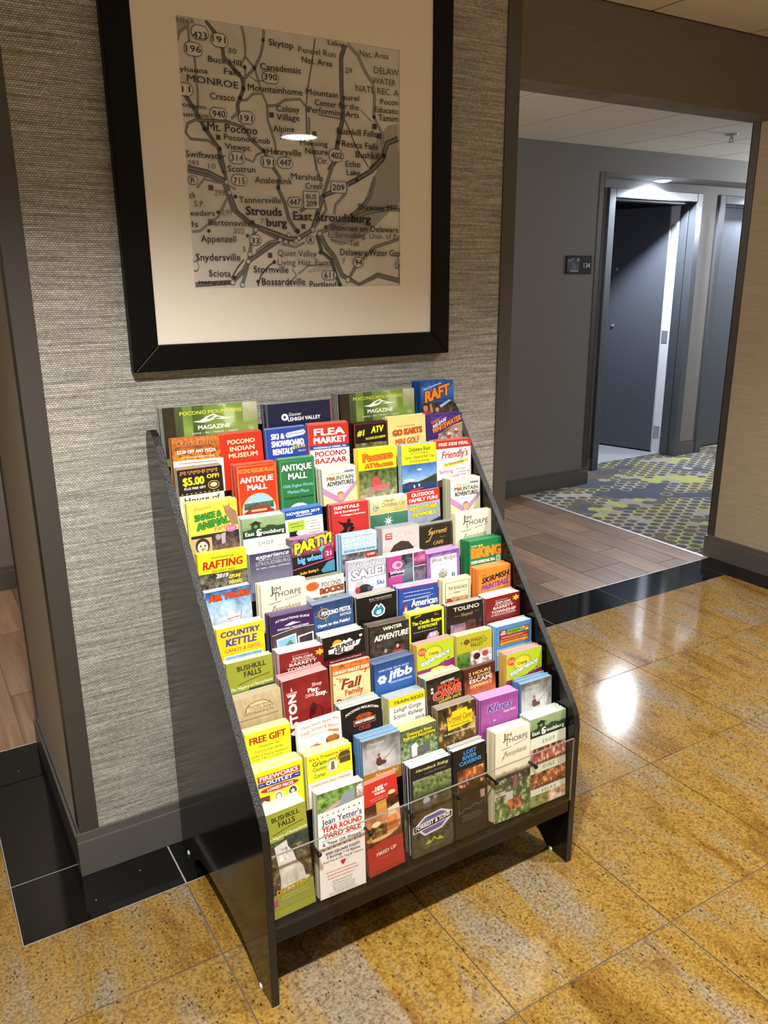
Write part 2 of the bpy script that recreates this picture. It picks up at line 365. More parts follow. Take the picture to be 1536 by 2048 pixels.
# ------------------------------------------------------------ right wall, header, ceilings
struct(box('wall_right', 3.30, 3.42, -4.6, .727, -.002, LZ, M['vinyl_tan']))
baseboard('baseboard_right', 3.30, 0, -4.6, .727, '-x')
struct(box('baseboard_wall_end', 3.287, 3.42, .727, .740, 0, .110, M['base'], bevel=.001))
struct(MB().box(3.296, 3.30, .690, .731, .117, 2.082).box(3.296, 3.42, .727, .731, .117, 2.082).build('trim_7', M['trim']))
struct(box('header', 1.262, 3.30, .581, .727, 2.082, LZ, M['header']))
struct(box('header_left', -3.2, 0, .581, .727, 2.082, LZ, M['header']))
lc = struct(box('ceiling', -3.2, 3.42, -4.6, .60, LZ+.004, LZ+.05, M['tbar']))
for i in range(-5, 2):
    for j in range(9):
        x0 = 2.415 + .589*i; y1 = .581 - .589*j; x1 = min(x0+.589, 3.30)
        if x1 <= x0 + .01: continue
        box('ceiling_tile', x0+.006, x1-.006, y1-.583, y1-.006, LZ, LZ+.006, M['ceiling'], lc, bevel=.002)
hc = struct(box('ceiling_hall', -3.2, 9.0, .60, 2.19, HZ+.0015, HZ+.05, M['tbar']))
for i in range(-12, 14):
    x0 = 2.42 + .4925*i
    for y0, y1 in ((.727, 1.19), (1.19, 1.69), (1.69, 2.19)):
        box('ceiling_tile', x0+.005, x0+.4875, y0+.003, y1-.003, HZ, HZ+.006, M['ceiling'], hc, bevel=.002)
struct(box('ceiling_room', 3.4, 9.0, 2.46, 4.4, 2.20, 2.26, M['roomwall']))

# ------------------------------------------------------------ far wall with the recessed doorways
struct(box('wall_back', -3.2, 3.87, 2.19, 2.60, -.002, HZ+.02, M['vinyl']))
struct(box('wall_back_upper', 3.87, 9.0, 2.19, 2.60, 2.062, HZ+.02, M['vinyl']))
baseboard('baseboard_back', -3.2, 3.883, 2.19, 0, '-y')
struct(MB().box(3.832, 3.874, 2.186, 2.19, .117, 2.062).box(3.87, 3.874, 2.186, 2.232, .117, 2.062).build('trim_8', M['trim']))
struct(box('wall_recess_left', 3.87, 4.20, 2.46, 2.60, -.002, 2.062, M['vinyl']))
struct(box('wall_recess_middle', 5.15, 5.38, 2.46, 2.60, -.002, 1.99, M['vinyl']))
struct(box('wall_recess_over_doors', 4.20, 6.40, 2.46, 2.60, 1.99, 2.062, M['vinyl']))
struct(box('wall_recess_right', 6.40, 9.0, 2.46, 2.60, -.002, 2.062, M['vinyl']))
baseboard('baseboard_recess_left', 3.87, 4.184, 2.46, 0, '-y')
baseboard('baseboard_recess_middle', 5.162, 5.366, 2.46, 0, '-y')
baseboard('baseboard_recess_right', 6.38, 9.0, 2.46, 0, '-y')
struct(box('wall_left', -3.3, -3.2, -4.6, 2.6, -.002, LZ, M['vinyl']))
struct(box('wall_hall_end', 9.0, 9.1, .6, 2.6, -.002, HZ, M['vinyl']))
struct(box('wall_hall_front', 3.42, 9.0, .60, .727, -.002, HZ, M['vinyl']))
struct(box('wall_room_left', 3.9, 4.0, 2.60, 4.4, -.002, 2.2, M['roomwall']))
struct(box('wall_room_right', 5.36, 5.46, 2.60, 4.4, -.002, 2.2, M['roomwall']))
struct(box('wall_room_back', 4.0, 5.36, 4.3, 4.4, -.002, 2.2, M['roomwall']))

def frame(root, x0, x1, zt, fw=.062):
    """metal door frame: two jambs and a head, each with a rabbet"""
    def jamb(xa, xb, inner):
        b = MB().box(xa, xb, 2.436, 2.60, 0, zt)
        if inner > 0: b.box(xb, xb+.014, 2.50, 2.565, 0, zt-fw)
        else: b.box(xa-.014, xa, 2.50, 2.565, 0, zt-fw)
        b.build('jamb', M['door_frame'], root, bevel=.004)
    jamb(x0, x0+fw, 1); jamb(x1-fw, x1, -1)
    MB().box(x0+fw, x1-fw, 2.436, 2.60, zt-fw, zt).box(x0+fw, x1-fw, 2.50, 2.565, zt-fw-.014, zt-fw).build('frame_head', M['door_frame'], root, bevel=.004)
d1 = struct(empty('door_1', (4.67, 2.46, 0)))
def mk(o): return adopt(o, d1)
before = set(C.objects)
frame(None, 4.184, 5.162, 2.004)
for o in set(C.objects) - before: mk(o)
mk(box('jamb_edge', 5.098, 5.104, 2.585, 2.665, 0, 1.93, M['white_edge']))
mk(box('jamb_backing', 5.104, 5.16, 2.60, 2.665, 0, 1.95, M['door_frame']))
# open leaf: hinge at (5.10, 2.665), swung into the room
hp = Vector((5.093, 2.668, 0)); du = Vector((-.266, .964, 0)); dn = Vector((.964, .266, 0))
def lbox(s0, s1, n0, n1, z0, z1): 
    pts = [hp + du*s + dn*n_ + Vector((0, 0, z0)) for s, n_ in ((s0, n0), (s1, n0), (s1, n1), (s0, n1))]
    return MB().quad_prism(pts, (0, 0, z1-z0))
leaf = mk(lbox(.002, .86, 0, .042, .012, 1.93).build('door_leaf', M['door_dark']))
def onleaf(o):
    o.parent = leaf; o.matrix_parent_inverse = Matrix.Translation(d1.location).inverted() if False else Matrix.Identity(4); return o
onleaf(lbox(-.001, .0022, .002, .040, .012, 1.93).build('leaf_edge', M['white_edge']))
onleaf(lbox(-.0018, -.0006, .014, .028, 1.13, 1.25).build('rating_label', flat('red_label', 'b04a40', .6)))
for zz in (1.70, .90, .13):
    onleaf(MB().cyl(hp + Vector((.010, -.010, zz-.005)), hp + Vector((.010, -.010, zz+.10)), .006).build('hinge_knuckle', M['steel'], smooth=False))
    onleaf(lbox(-.004, -.001, .004, .038, zz, zz+.095).build('hinge_plate', M['steel']))
    mk(box('hinge_plate', 5.094, 5.098, 2.60, 2.655, zz, zz+.095, M['steel']))
for s_, z_ in ((.418, 1.47), (.422, 1.02)):
    c0 = hp + du*s_ + Vector((0, 0, z_))
    onleaf(MB().cyl(c0, c0 - dn*.008, .012).cyl(c0 - dn*.008, c0 - dn*.016, .007).build('peephole', M['steel']))
d2 = struct(empty('door_2', (5.87, 2.46, 0)))
before = set(C.objects)
frame(None, 5.366, 6.38, 2.004)
box('door_leaf', 5.43, 6.316, 2.566, 2.61, .012, 1.94, M['door_frame'])
MB().cyl((6.22, 2.566, .95), (6.22, 2.51, .95), .011).box(6.10, 6.23, 2.500, 2.515, .94, .96).build('door_handle', M['steel'])
for o in set(C.objects) - before: o.parent = d2; o.matrix_parent_inverse = Matrix.Translation(d2.location).inverted()

# ------------------------------------------------------------ lights and small wall / ceiling things
white_lamp = emis('lamp_glow', 'ffffff', 14.0); cold_lamp = emis('cold_lamp_glow', 'e4ecff', 60.0)
def downlight(x, y, z, watts, col, cone, r, label, group=None, glow=None, blend=.6, drop=0):
    t = thing('ceiling_light', label, 'ceiling light', (x, y, z), group)
    MB().lathe((0, 0, 0), [(r+.022, .002), (r+.020, -.006), (r+.004, -.006), (r, .0), (r, .002)], 32).build('ring', M['white_plastic'], t, smooth=True)
    MB().lathe((0, 0, 0), [(r, -.0005), (r, -.003-drop*.4), (r*.8, -.003-drop*.8), (r*.4, -.003-drop)], 32).build('lens', glow or white_lamp, t)
    ld = bpy.data.lights.new('lamp', 'SPOT'); ld.energy = watts; ld.color = col; ld.spot_size = math.radians(cone); ld.spot_blend = blend; ld.shadow_soft_size = r*.7
    lo = bpy.data.objects.new('lamp', ld); C.objects.link(lo); lo.parent = t; lo.location = (0, 0, -.012 if drop else -.02)
    return t
def hall_fill_light(x, y, z, watts, col, label):  # added bowl fixture, unseen; its lamp hangs low to light the ceiling
    t = thing('ceiling_light', label, 'ceiling light', (x, y, z))
    MB().lathe((0, 0, 0), [(.17, 0), (.17, -.02), (.15, -.025)], 32).build('base_ring', M['steel'], t, smooth=True)
    MB().lathe((0, 0, 0), [(.15, -.022), (.14, -.05), (.10, -.075), (.04, -.088), (.005, -.09)], 32).build('glass_bowl', white_lamp, t, smooth=True)
    ld = bpy.data.lights.new('lamp', 'POINT'); ld.energy = watts; ld.color = col; ld.shadow_soft_size = .1
    lo = bpy.data.objects.new('lamp', ld); C.objects.link(lo); lo.parent = t; lo.location = (0, 0, -.34)
    return t
nm = ['recessed round ceiling light above and left of the brochure rack', 'recessed round ceiling light above and right of the brochure rack', 'recessed round lobby ceiling light behind the camera, seen in the picture glass', 'recessed round lobby ceiling light before the right wall', 'recessed round lobby ceiling light at the far left of the lobby behind the camera']
for (x, y, e, c, cone), l in zip(LOBBY_LIGHTS, nm): downlight(x, y, LZ, e, c, cone, .07 if y > -3 else .125, l, blend=.50)
for (x, y, e, c), l in zip(HALL_FILL_LIGHTS, ['round bowl ceiling light in the hall behind the pillar', 'round bowl ceiling light farther down the carpeted hall']): hall_fill_light(x, y, HZ, e, c, l)
for (x, y, e), l in zip(ALCOVE_LIGHTS, ['small cold white light glaring in the recess above the open door', 'small cold white light in the recess above the closed door']): downlight(x, y, 2.062, e, (.80, .88, 1.0), 165, .045, l, glow=cold_lamp, blend=.3, drop=.010)
s = thing('fire_sprinkler', 'small metal fire sprinkler hanging from the hall ceiling tiles', 'sprinkler', (4.16, 1.49, HZ))
MB().lathe((0, 0, 0), [(.036, 0), (.034, -.006), (.012, -.010)], 24).build('escutcheon', M['steel'], s, smooth=True)
MB().cyl((0, 0, -.008), (0, 0, -.030), .009).box(-.003, .003, -.013, -.009, -.045, -.02).box(-.003, .003, .009, .013, -.045, -.02).build('body', M['steel'], s)
MB().lathe((0, 0, 0), [(.006, -.040), (.018, -.045), (.018, -.047), (.004, -.049)], 16).build('deflector', M['steel'], s)
sg = thing('room_sign', 'small dark room number sign reading 134 beside the doorway recess', 'sign', (3.685, 2.19, 1.49))
box('plate', -.112, .112, -.008, 0, -.056, .056, flat('sign_black', '0c0d12', .6, spec=.2), sg, bevel=.002)
# ------------------------------------------------------------ flat print: shapes and lettering in cover coordinates
# u runs 0..1 across the sheet, v downwards from its top edge in sheet widths
_glyph = {}
def glyphs(s, bold, italic):
    k = (s, italic)
    if k not in _glyph:
        cu = bpy.data.curves.new('t', 'FONT'); cu.body = s; cu.size = 1; cu.shear = italic; cu.resolution_u = 2; cu.fill_mode = 'FRONT'
        o = bpy.data.objects.new('t', cu); me = o.to_mesh()
        v = [(a.co.x, a.co.y) for a in me.vertices]; f = [tuple(p.vertices) for p in me.polygons]
        o.to_mesh_clear(); bpy.data.objects.remove(o); bpy.data.curves.remove(cu)
        if not v: v = [(0, 0), (.1, 0), (0, .1)]; f = []
        xs_ = [a[0] for a in v]; _glyph[k] = (v, f, min(xs_), max(xs_))
    return _glyph[k]
CAP = .70; BOLD = .0185
def spread(e):       # offsets whose overlapping copies thicken a letter
    if e < 1e-5: return [(0, 0)]
    return [(-e, -e*.5), (e, -e*.5), (-e, e*.5), (e, e*.5)] if e < .012 else [(-e, -e*.6), (0, -e*.7), (e, -e*.6), (-e, 0), (e, 0), (-e, e*.6), (0, e*.7), (e, e*.6)]
# how far down each cover its lettering sits: (height factor, [(drawn v, real v), ...])
KN = {'mag': (0.964,[(0.0,0.0),(0.235,0.244),(1.735,1.744)]),
      'lv': (0.902,[(0.0,0.0),(0.275,0.256),(1.775,1.756)]),
      'raft': (0.814,[(0.0,0.0),(0.64,0.52),(2.14,2.02)]),
      'kasa': (0.978,[(0.0,0.0),(0.265,0.29),(1.765,1.79)]),
      'indian': (0.939,[(0.0,0.0),(0.66,0.527),(2.16,2.027)]),
      'ski': (0.911,[(0.0,0.0),(0.68,0.592),(2.18,2.092)]),
      'flea': (0.89,[(0.0,0.0),(0.47,0.417),(1.97,1.917)]),
      'atv1': (0.863,[(0.0,0.0),(0.35,0.32),(1.85,1.82)]),
      'gokart': (0.839,[(0.0,0.0),(0.54,0.416),(2.04,1.916)]),
      'white': (0.816,[(0.0,0.0),(0.62,0.435),(2.12,1.935)]),
      'five': (0.971,[(0.0,0.0),(0.42,0.35),(1.92,1.85)]),
      'antred': (0.94,[(0.0,0.0),(0.6,0.601),(2.1,2.101)]),
      'antgreen': (0.915,[(0.0,0.0),(0.63,0.529),(2.13,2.029)]),
      'camel': (0.886,[(0.0,0.0),(0.61,0.468),(2.11,1.968)]),
      'pocatv': (0.864,[(0.0,0.0),(0.58,0.447),(2.08,1.947)]),
      'del': (0.838,[(0.0,0.0),(0.385,0.337),(1.885,1.837)]),
      'friend': (0.816,[(0.0,0.0),(0.5,0.434),(2.0,1.934)]),
      'snake': (0.977,[(0.0,0.0),(0.52,0.555),(2.02,2.055)]),
      'es': (0.948,[(0.0,0.0),(0.485,0.379),(0.63,0.616),(1.015,1.204),(1.43,1.745),(2.93,3.245)]),
      'nov': (0.915,[(0.0,0.0),(0.26,0.172),(1.76,1.672)]),
      'rent': (0.892,[(0.0,0.0),(0.4,0.297),(1.9,1.797)]),
      'xmas': (0.866,[(0.0,0.0),(0.27,0.202),(1.77,1.702)]),
      'out': (0.841,[(0.0,0.0),(0.32,0.263),(1.82,1.763)]),
      'rafting': (0.986,[(0.0,0.0),(0.36,0.321),(1.86,1.821)]),
      'exp': (0.949,[(0.0,0.0),(0.42,0.281),(1.92,1.781)]),
      'party': (0.919,[(0.0,0.0),(0.38,0.318),(1.88,1.818)]),
      'shaw': (0.894,[(0.0,0.0),(0.5,0.339),(2.0,1.839)]),
      'things': (0.867,[(0.0,0.0),(0.27,0.215),(1.77,1.715)]),
      'sorr': (0.842,[(0.0,0.0),(0.34,0.263),(1.84,1.763)]),
      'air': (0.978,[(0.0,0.0),(0.26,0.219),(1.76,1.719)]),
      'jim': (0.953,[(0.0,0.0),(0.48,0.297),(2.12,2.306),(3.62,3.806)]),
      'rocks': (0.919,[(0.0,0.0),(0.55,0.398),(2.05,1.898)]),
      'season': (0.897,[(0.0,0.0),(0.48,0.426),(1.98,1.926)]),
      'inv': (0.867,[(0.0,0.0),(0.6,0.401),(2.1,1.901)]),
      'blue': (0.841,[(0.0,0.0),(0.36,0.254),(1.86,1.754)]),
      'bik': (0.815,[(0.0,0.0),(0.47,0.413),(1.97,1.913)]),
      'ket': (0.983,[(0.0,0.0),(0.3,0.194),(1.8,1.694)]),
      'attr': (0.951,[(0.0,0.0),(0.37,0.34),(1.87,1.84)]),
      'pist': (0.916,[(0.0,0.0),(0.66,0.55),(2.16,2.05)]),
      'elk': (0.892,[(0.0,0.0),(0.88,0.517),(2.38,2.017)]),
      'amer': (0.87,[(0.0,0.0),(0.62,0.448),(2.12,1.948)]),
      'rene': (0.842,[(0.0,0.0),(0.38,0.312),(1.88,1.812)]),
      'skir': (0.815,[(0.0,0.0),(0.68,0.554),(2.18,2.054)]),
      'bush': (0.985,[(0.0,0.0),(0.53,0.366),(0.8,0.661),(2.05,1.867),(3.55,3.367)]),
      'barr': (0.955,[(0.0,0.0),(0.62,0.396),(2.12,1.896)]),
      'sun': (0.92,[(0.0,0.0),(0.6,0.421),(2.1,1.921)]),
      'wint': (0.894,[(0.0,0.0),(0.48,0.322),(1.98,1.822)]),
      'cand': (0.867,[(0.0,0.0),(0.42,0.291),(1.92,1.791)]),
      'tol': (0.842,[(0.0,0.0),(0.35,0.163),(1.85,1.663)]),
      'mt': (0.98,[(0.0,0.0),(0.66,0.39),(2.16,1.89)]),
      'east': (0.945,[(0.0,0.0),(0.56,0.5),(2.06,2.0)]),
      'fall': (0.925,[(0.0,0.0),(0.68,0.625),(2.18,2.125)]),
      'jfbb': (0.893,[(0.0,0.0),(0.5,0.414),(2.0,1.914)]),
      'cray': (0.867,[(0.0,0.0),(0.6,0.509),(2.1,2.009)]),
      'leh': (0.842,[(0.0,0.0),(0.42,0.331),(1.92,1.831)]),
      'loc': (0.815,[(0.0,0.0),(0.72,0.454),(2.22,1.954)]),
      'gift': (0.992,[(0.0,0.0),(0.32,0.254),(1.82,1.754)]),
      'pie': (0.95,[(0.0,0.0),(0.34,0.295),(1.84,1.795)]),
      'har': (0.923,[(0.0,0.0),(0.63,0.438),(2.13,1.938)]),
      'train': (0.895,[(0.0,0.0),(0.59,0.524),(2.09,2.024)]),
      'penn': (0.865,[(0.0,0.0),(0.76,0.559),(2.26,2.059)]),
      'esc': (0.843,[(0.0,0.0),(0.62,0.422),(2.12,1.922)]),
      'fire': (0.99,[(0.0,0.0),(0.5,0.305),(2.0,1.805)]),
      'gram': (0.955,[(0.0,0.0),(0.36,0.253),(1.86,1.753)]),
      'cham': (0.921,[(0.0,0.0),(0.24,0.162),(0.78,0.825),(2.28,2.325)]),
      'drr': (0.895,[(0.0,0.0),(0.4,0.246),(1.9,1.746)]),
      'cry': (0.867,[(0.0,0.0),(0.33,0.366),(0.6,0.549),(2.1,2.049)]),
      'klu': (0.84,[(0.0,0.0),(0.48,0.319),(1.98,1.819)]),
      'yet': (0.964,[(0.0,0.0),(1.01,0.956),(2.51,2.456)]),
      'gri': (0.92,[(0.0,0.0),(1.9,1.961),(3.4,3.461)]),
      'hor': (0.896,[(0.0,0.0),(0.25,0.136),(1.58,1.409),(3.08,2.909)]),
      'los': (0.868,[(0.0,0.0),(0.67,0.456),(2.17,1.956)])}
def remap(kn, v):
    for (a, b), (c_, d) in zip(kn, kn[1:]):
        if v <= c_: return b + (v-a)*(d-b)/(c_-a)
    return d + v - c_
class Print:
    """collects coloured flat shapes; each shape sits a hair in front of the one before"""
    def __init__(s, W, des=None): s.W = W; s.v = []; s.f = []; s.c = []; s.k = 0; s.ka, s.kn = KN.get(des, (1, None))
    def add(s, pts, faces, cols, text=False, per=0):
        if s.kn and not text: pts = [(u, remap(s.kn, v)) for u, v in pts]
        s.k += 1; d = -.00025 - .00003*s.k; b = len(s.v)
        s.v += [(u*s.W, d - (.000003*(i//per) if per else 0), -v*s.W) for i, (u, v) in enumerate(pts)]; s.f += [tuple(b+i for i in f) for f in faces]
        s.c += [hx(cols)]*len(pts) if not isinstance(cols, list) else cols
    def R(s, u0, v0, u1, v1, c): s.add([(u0, v0), (u0, v1), (u1, v1), (u1, v0)], [(0, 1, 2, 3)], c)
    def G(s, pts, c): s.add(pts, [tuple(range(len(pts)))], c)
    def E(s, u, v, ru, rv, c, n=20): s.G([(u+ru*math.cos(2*math.pi*i/n), v+rv*math.sin(2*math.pi*i/n)) for i in range(n)], c)
    def S(s, u, v, r, c, n=5, q=.42): s.G([(u+(r if i % 2 == 0 else r*q)*math.sin(math.pi*i/n), v-(r if i % 2 == 0 else r*q)*math.cos(math.pi*i/n)) for i in range(2*n)], c)
    def L(s, pts, w, c):
        vs_, fs = [], []
        for i, (x, y) in enumerate(pts):
            a = pts[max(0, i-1)]; b = pts[min(len(pts)-1, i+1)]; dx, dy = b[0]-a[0], b[1]-a[1]; l = math.hypot(dx, dy) or 1
            nx, ny = -dy/l*w/2, dx/l*w/2; vs_ += [(x+nx, y+ny), (x-nx, y-ny)]
            if i: fs.append((2*i-2, 2*i-1, 2*i+1, 2*i))
        s.add(vs_, fs, c)
    def T(s, t, u0, u1, vb, h, c, bold=0, it=0, rot=0, oc=None, ob=2.5, more=0):
        if oc: s.T(t, u0, u1, vb, h, oc, bold, it, rot, None, 0, .055+.016*ob)
        v, f, a, b = glyphs(t, bold, it)
        if s.kn:
            v0_ = remap(s.kn, vb); h0 = h; h = h*.3*s.ka + .7*(v0_ - remap(s.kn, vb-h)); vb = v0_
        e = BOLD*bold*h; sx = max(.3*(u1-u0), u1-u0-2*e)/((b-a) or 1); sy = h/CAP; r = rot; pts, fs = [], []
        for dx, dy in spread(e+more*h):
            k = len(pts); pts += [(u0+e+dx+(x-a)*sx, vb+dy-y*sy-(x-a)*sx*r) for x, y in v]; fs += [tuple(k+i for i in g) for g in f]
        s.add(pts, fs, c, True, len(v))
    def A(s, t, u0, u1, vb, h, c, arc=.1, bold=0, it=0, rot=0, oc=None):      # lettering on an arch
        v, f, a, b = glyphs(t, bold, it)
        if s.kn: v0_ = remap(s.kn, vb); h = h*.3*s.ka + .7*(v0_ - remap(s.kn, vb-h)); vb = v0_
        e = BOLD*bold*h; sx = (u1-u0)/((b-a) or 1); sy = h/CAP; m = (u0+u1)/2; hw = (u1-u0)/2; pts, fs = [], []
        for dx, dy in spread(e):
            k = len(pts); pts += [((u0+dx+(x-a)*sx), vb+dy-y*sy-arc*(1-((u0+(x-a)*sx-m)/hw)**2)-(x-a)*sx*rot) for x, y in v]; fs += [tuple(k+i for i in g) for g in f]
        s.add(pts, fs, c, True, len(v))
    def P(s, u0, v0, u1, v1, stops, amp=.35, sc=9, seed=0, sv=1.0, tint=None):
        """photographic area: vertical colour stops broken up by noise"""
        n = max(4, int((u1-u0)*34)); m = max(3, int((v1-v0)*34)); st = [hx(q) for q in stops]; pts, cols, fs = [], [], []
        tn = hx(tint) if tint else None
        for j in range(m+1):
            for i in range(n+1):
                u = u0+(u1-u0)*i/n; v = v0+(v1-v0)*j/m; p = j/m*(len(st)-1)
                q = noise.noise(Vector((u*sc, v*sc*sv, seed*7.3)))*.7 + noise.noise(Vector((u*sc*2.7, v*sc*2.7*sv, seed*3.1+5)))*.6
                p = min(len(st)-1.001, max(0, p+q*amp*1.2)); k = int(p); t_ = p-k
                c = [st[k][z]*(1-t_)+st[min(k+1, len(st)-1)][z]*t_ for z in range(3)]; g = max(.15, 1+q*amp*2.2)
                if tn and q > .25: c = [c[z]*.3+tn[z]*.7 for z in range(3)]
                pts.append((u, v)); cols.append(tuple(min(1, a*g) for a in c))
        for j in range(m):
            for i in range(n):
                a = j*(n+1)+i; fs.append((a, a+n+1, a+n+2, a+1))
        s.add(pts, fs, cols)
    def X(s, u0, u1, v0, n, dv, c, h=.028, seed=1):      # rows of small print too fine to read in the photograph
        rn = random.Random(seed)
        for i in range(n):
            u = u0 + rn.uniform(0, .05)
            e = u1 - rn.uniform(0, .12)
            while u < e:
                l = rn.uniform(.02, .07); s.R(u, v0+i*dv-h*.5, min(u+l, e), v0+i*dv, c); u += l + .014
def run(p, ops):
    for o in ops: getattr(p, o[0])(*o[1:-1], **o[-1]) if isinstance(o[-1], dict) else getattr(p, o[0])(*o[1:])

def colour_mesh(name, verts, faces, cols, mat):
    me = bpy.data.meshes.new(name); me.from_pydata(verts, [], faces); me.materials.append(mat)
    at = me.color_attributes.new('Col', 'FLOAT_COLOR', 'POINT'); at.data.foreach_set('color', [x for c in cols for x in (*c, 1.0)]); me.update(); return me
def face_out(v, f):      # order a flat shape's loop so that it faces -y
    a, b, c = [Vector(v[i]) for i in f[:3]]; return f
def leaflet(W, H, th, side, top, p=None, fill=None, lip=None):
    """one folded leaflet: a thin slab with its edges coloured, and the printed front"""
    v, f, c = [], [], []
    def q(pts, col): b = len(v); v.extend(pts); f.append((b, b+1, b+2, b+3)); c.extend([hx(col)]*4)
    q([(0, 0, -H), (W, 0, -H), (W, 0, 0), (0, 0, 0)], lip or fill or side); q([(W, th, -H), (0, th, -H), (0, th, 0), (W, th, 0)], side)
    q([(0, th, -H), (0, 0, -H), (0, 0, 0), (0, th, 0)], side); q([(W, 0, -H), (W, th, -H), (W, th, 0), (W, 0, 0)], side)
    q([(0, 0, 0), (W, 0, 0), (W, th, 0), (0, th, 0)], top); q([(0, th, -H), (W, th, -H), (W, 0, -H), (0, 0, -H)], top)
    if p:
        b = len(v); v += p.v; f += [tuple(b+i for i in g) for g in p.f]; c += p.c
    return colour_mesh('brochure', v, f, c, M['print'])
# designs: paper colour, side-edge colour, top-edge colour (paper with the cover's reflected tint painted in), printed shapes
D = {}
FOL = ['5d7a3a', '3c5524', '6f8a48', '2c3a1c']
def d_mag(p):
    p.P(0, 0, 1, .5, ['6f8a3c', '7c9446', '5a7a33'], .30, 2.6, 3, tint='a9b98a'); p.P(0, 0, .12, .5, ['2a2218', '2c2416'], .3, 4); p.P(.12, 0, .20, .5, ['46502c', '3c4424'], .3, 4)
    p.P(.30, 0, .42, .5, ['4a6228', '3d5522'], .3, 5); p.P(.84, 0, 1, .2, ['b8b4a0', '8a9a58'], .2, 4)
    p.T('POCONO MOUNTAINS', .17, .83, .085, .036, 'd8dc3c', 1)
    p.G([(.30, .155), (.38, .145), (.45, .11), (.52, .09), (.58, .115), (.66, .135), (.74, .14), (.62, .15), (.54, .14), (.47, .16), (.40, .17)], 'f4f4f0')
    p.G([(.44, .135), (.50, .105), (.54, .108), (.48, .14)], '6f8a3c'); p.G([(.50, .14), (.56, .12), (.62, .135), (.56, .138)], '6f8a3c')
    p.T('MAGAZINE', .35, .69, .235, .042, 'ffffff', 1.6); p.T('WAYNE  |  PIKE  |  MONROE  |  CARBON', .28, .77, .28, .018, 'e8e8e0', .5)
D['mag'] = ('5a7a33', '14120e', 'b4b2a8', d_mag)
def d_lv(p):
    p.R(0, 0, 1, 1, '1a1f3c'); p.R(.965, 0, 1, .6, '7a5a50'); p.E(.245, .21, .052, .052, 'f2f2f6'); p.G([(.228, .18), (.228, .24), (.275, .21)], '1a1f3c')
    p.T('Discover', .31, .50, .20, .05, 'e8e8ee', .5, .25); p.T('LEHIGH VALLEY', .29, .80, .275, .055, 'ffffff', 2.2)
D['lv'] = ('1a1f3c', '10132a', '9a9aa4', d_lv)
def d_raft(p):
    p.R(0, 0, 1, 2.3, '1f4f9e'); p.P(0, 0, 1, .62, ['1c4fa0', '2a68b8', '1a4088'], .35, 5, 2)
    p.T('FAMILY STYLE WHITEWATER', .08, .62, .28, .05, 'dfe6f4', 1.5, 0, .28)
    p.P(0, .66, 1, 1.3, ['30261c', '5a4634', '8a6a50'], .5, 8, 4)
    p.T('RAFT', .12, .88, .64, .33, 'f08a24', 3.4, .0, .24, '5a2a10', 2.0)
    p.G([(.55, .74), (.86, .60), (.92, .63), (.60, .80)], '9cc4dc'); p.E(.13, .78, .07, .09, 'c08468'); p.G([(.02, .78), (.06, .66), (.20, .68), (.24, .80), (.19, .72), (.08, .72)], '4a2416')
    p.E(.48, .84, .055, .06, 'c89070'); p.G([(.25, .70), (.30, .68), (.36, .9), (.28, .9)], 'c08a68'); p.R(0, .88, .3, 1.2, 'b84a3a')
D['raft'] = ('1f4f9e', '183f80', '2a68b8', d_raft)
def d_kasa(p):
    p.P(0, 0, 1, .40, ['c8802a', 'b05a1c', 'd09030'], .6, 14, 3, tint='7a2a14')
    for i in range(14): rn = random.Random(i); p.E(rn.uniform(.02, .98), rn.uniform(.03, .37), .022, .022, 'a03018')
    p.T("Kasa's Pizza", .10, .82, .12, .075, '8e1a14', 3, .1, 0, 'e8c080', 1.5); p.T('$2.00 OFF ANY PIZZA', .08, .86, .265, .06, 'ffffff', 2.2, 0, 0, '40180a', 1.5)
    p.T('ONE COUPON PER PERSON PER ORDER', .16, .82, .36, .028, 'f4e8d8', .8); p.T('FAMILY OWNED AND OPERATED IN THE POCONOS', .08, .8, .165, .024, '504848', .6)
    p.R(0, .405, 1, 2.2, 'ece6e2'); p.R(.1, .45, .88, .462, '9a3028'); p.T('$2.00 OFF ANY', .34, .88, .56, .06, 'a02822', 1.6)
D['kasa'] = ('ece6e2', '8a5a30', 'b8684c', d_kasa)
def d_indian(p):
    p.R(0, 0, 1, 2.3, 'c23018')
    for t, a, b, v in (('POCONO', .18, .82, .28), ('INDIAN', .22, .80, .47), ('MUSEUM', .18, .86, .66)): p.T(t, a, b, v, .115, 'f2e6b8', 2.2)
    p.E(.5, 1.1, .3, .3, 'e8c890')
D['indian'] = ('c23018', 'a02814', 'd0685c', d_indian)
def d_ski(p):
    p.R(0, 0, 1, 2.3, '2a44a0'); p.T('SKI &', .10, .44, .27, .14, 'ffffff', 3.5)
    p.G([(.46, .19), (.5, .13), (.94, .08), (.98, .16), (.92, .22), (.5, .27)], 'd8def0'); p.T('NO LONG WAITING LINES', .49, .94, .20, .035, '28305a', 1, 0, .06)
    p.T('SNOWBOARD', .10, .92, .47, .15, 'ffffff', 3.5); p.T('RENTALS', .12, .62, .68, .15, 'ffffff', 3.5); p.T('$19.95', .62, .94, .58, .085, 'f0e03c', 2.6, 0, .1); p.T('PER DAY', .76, .95, .66, .04, 'f0e03c', 1.2)
D['ski'] = ('2a44a0', '223a88', '8a9ac8', d_ski)
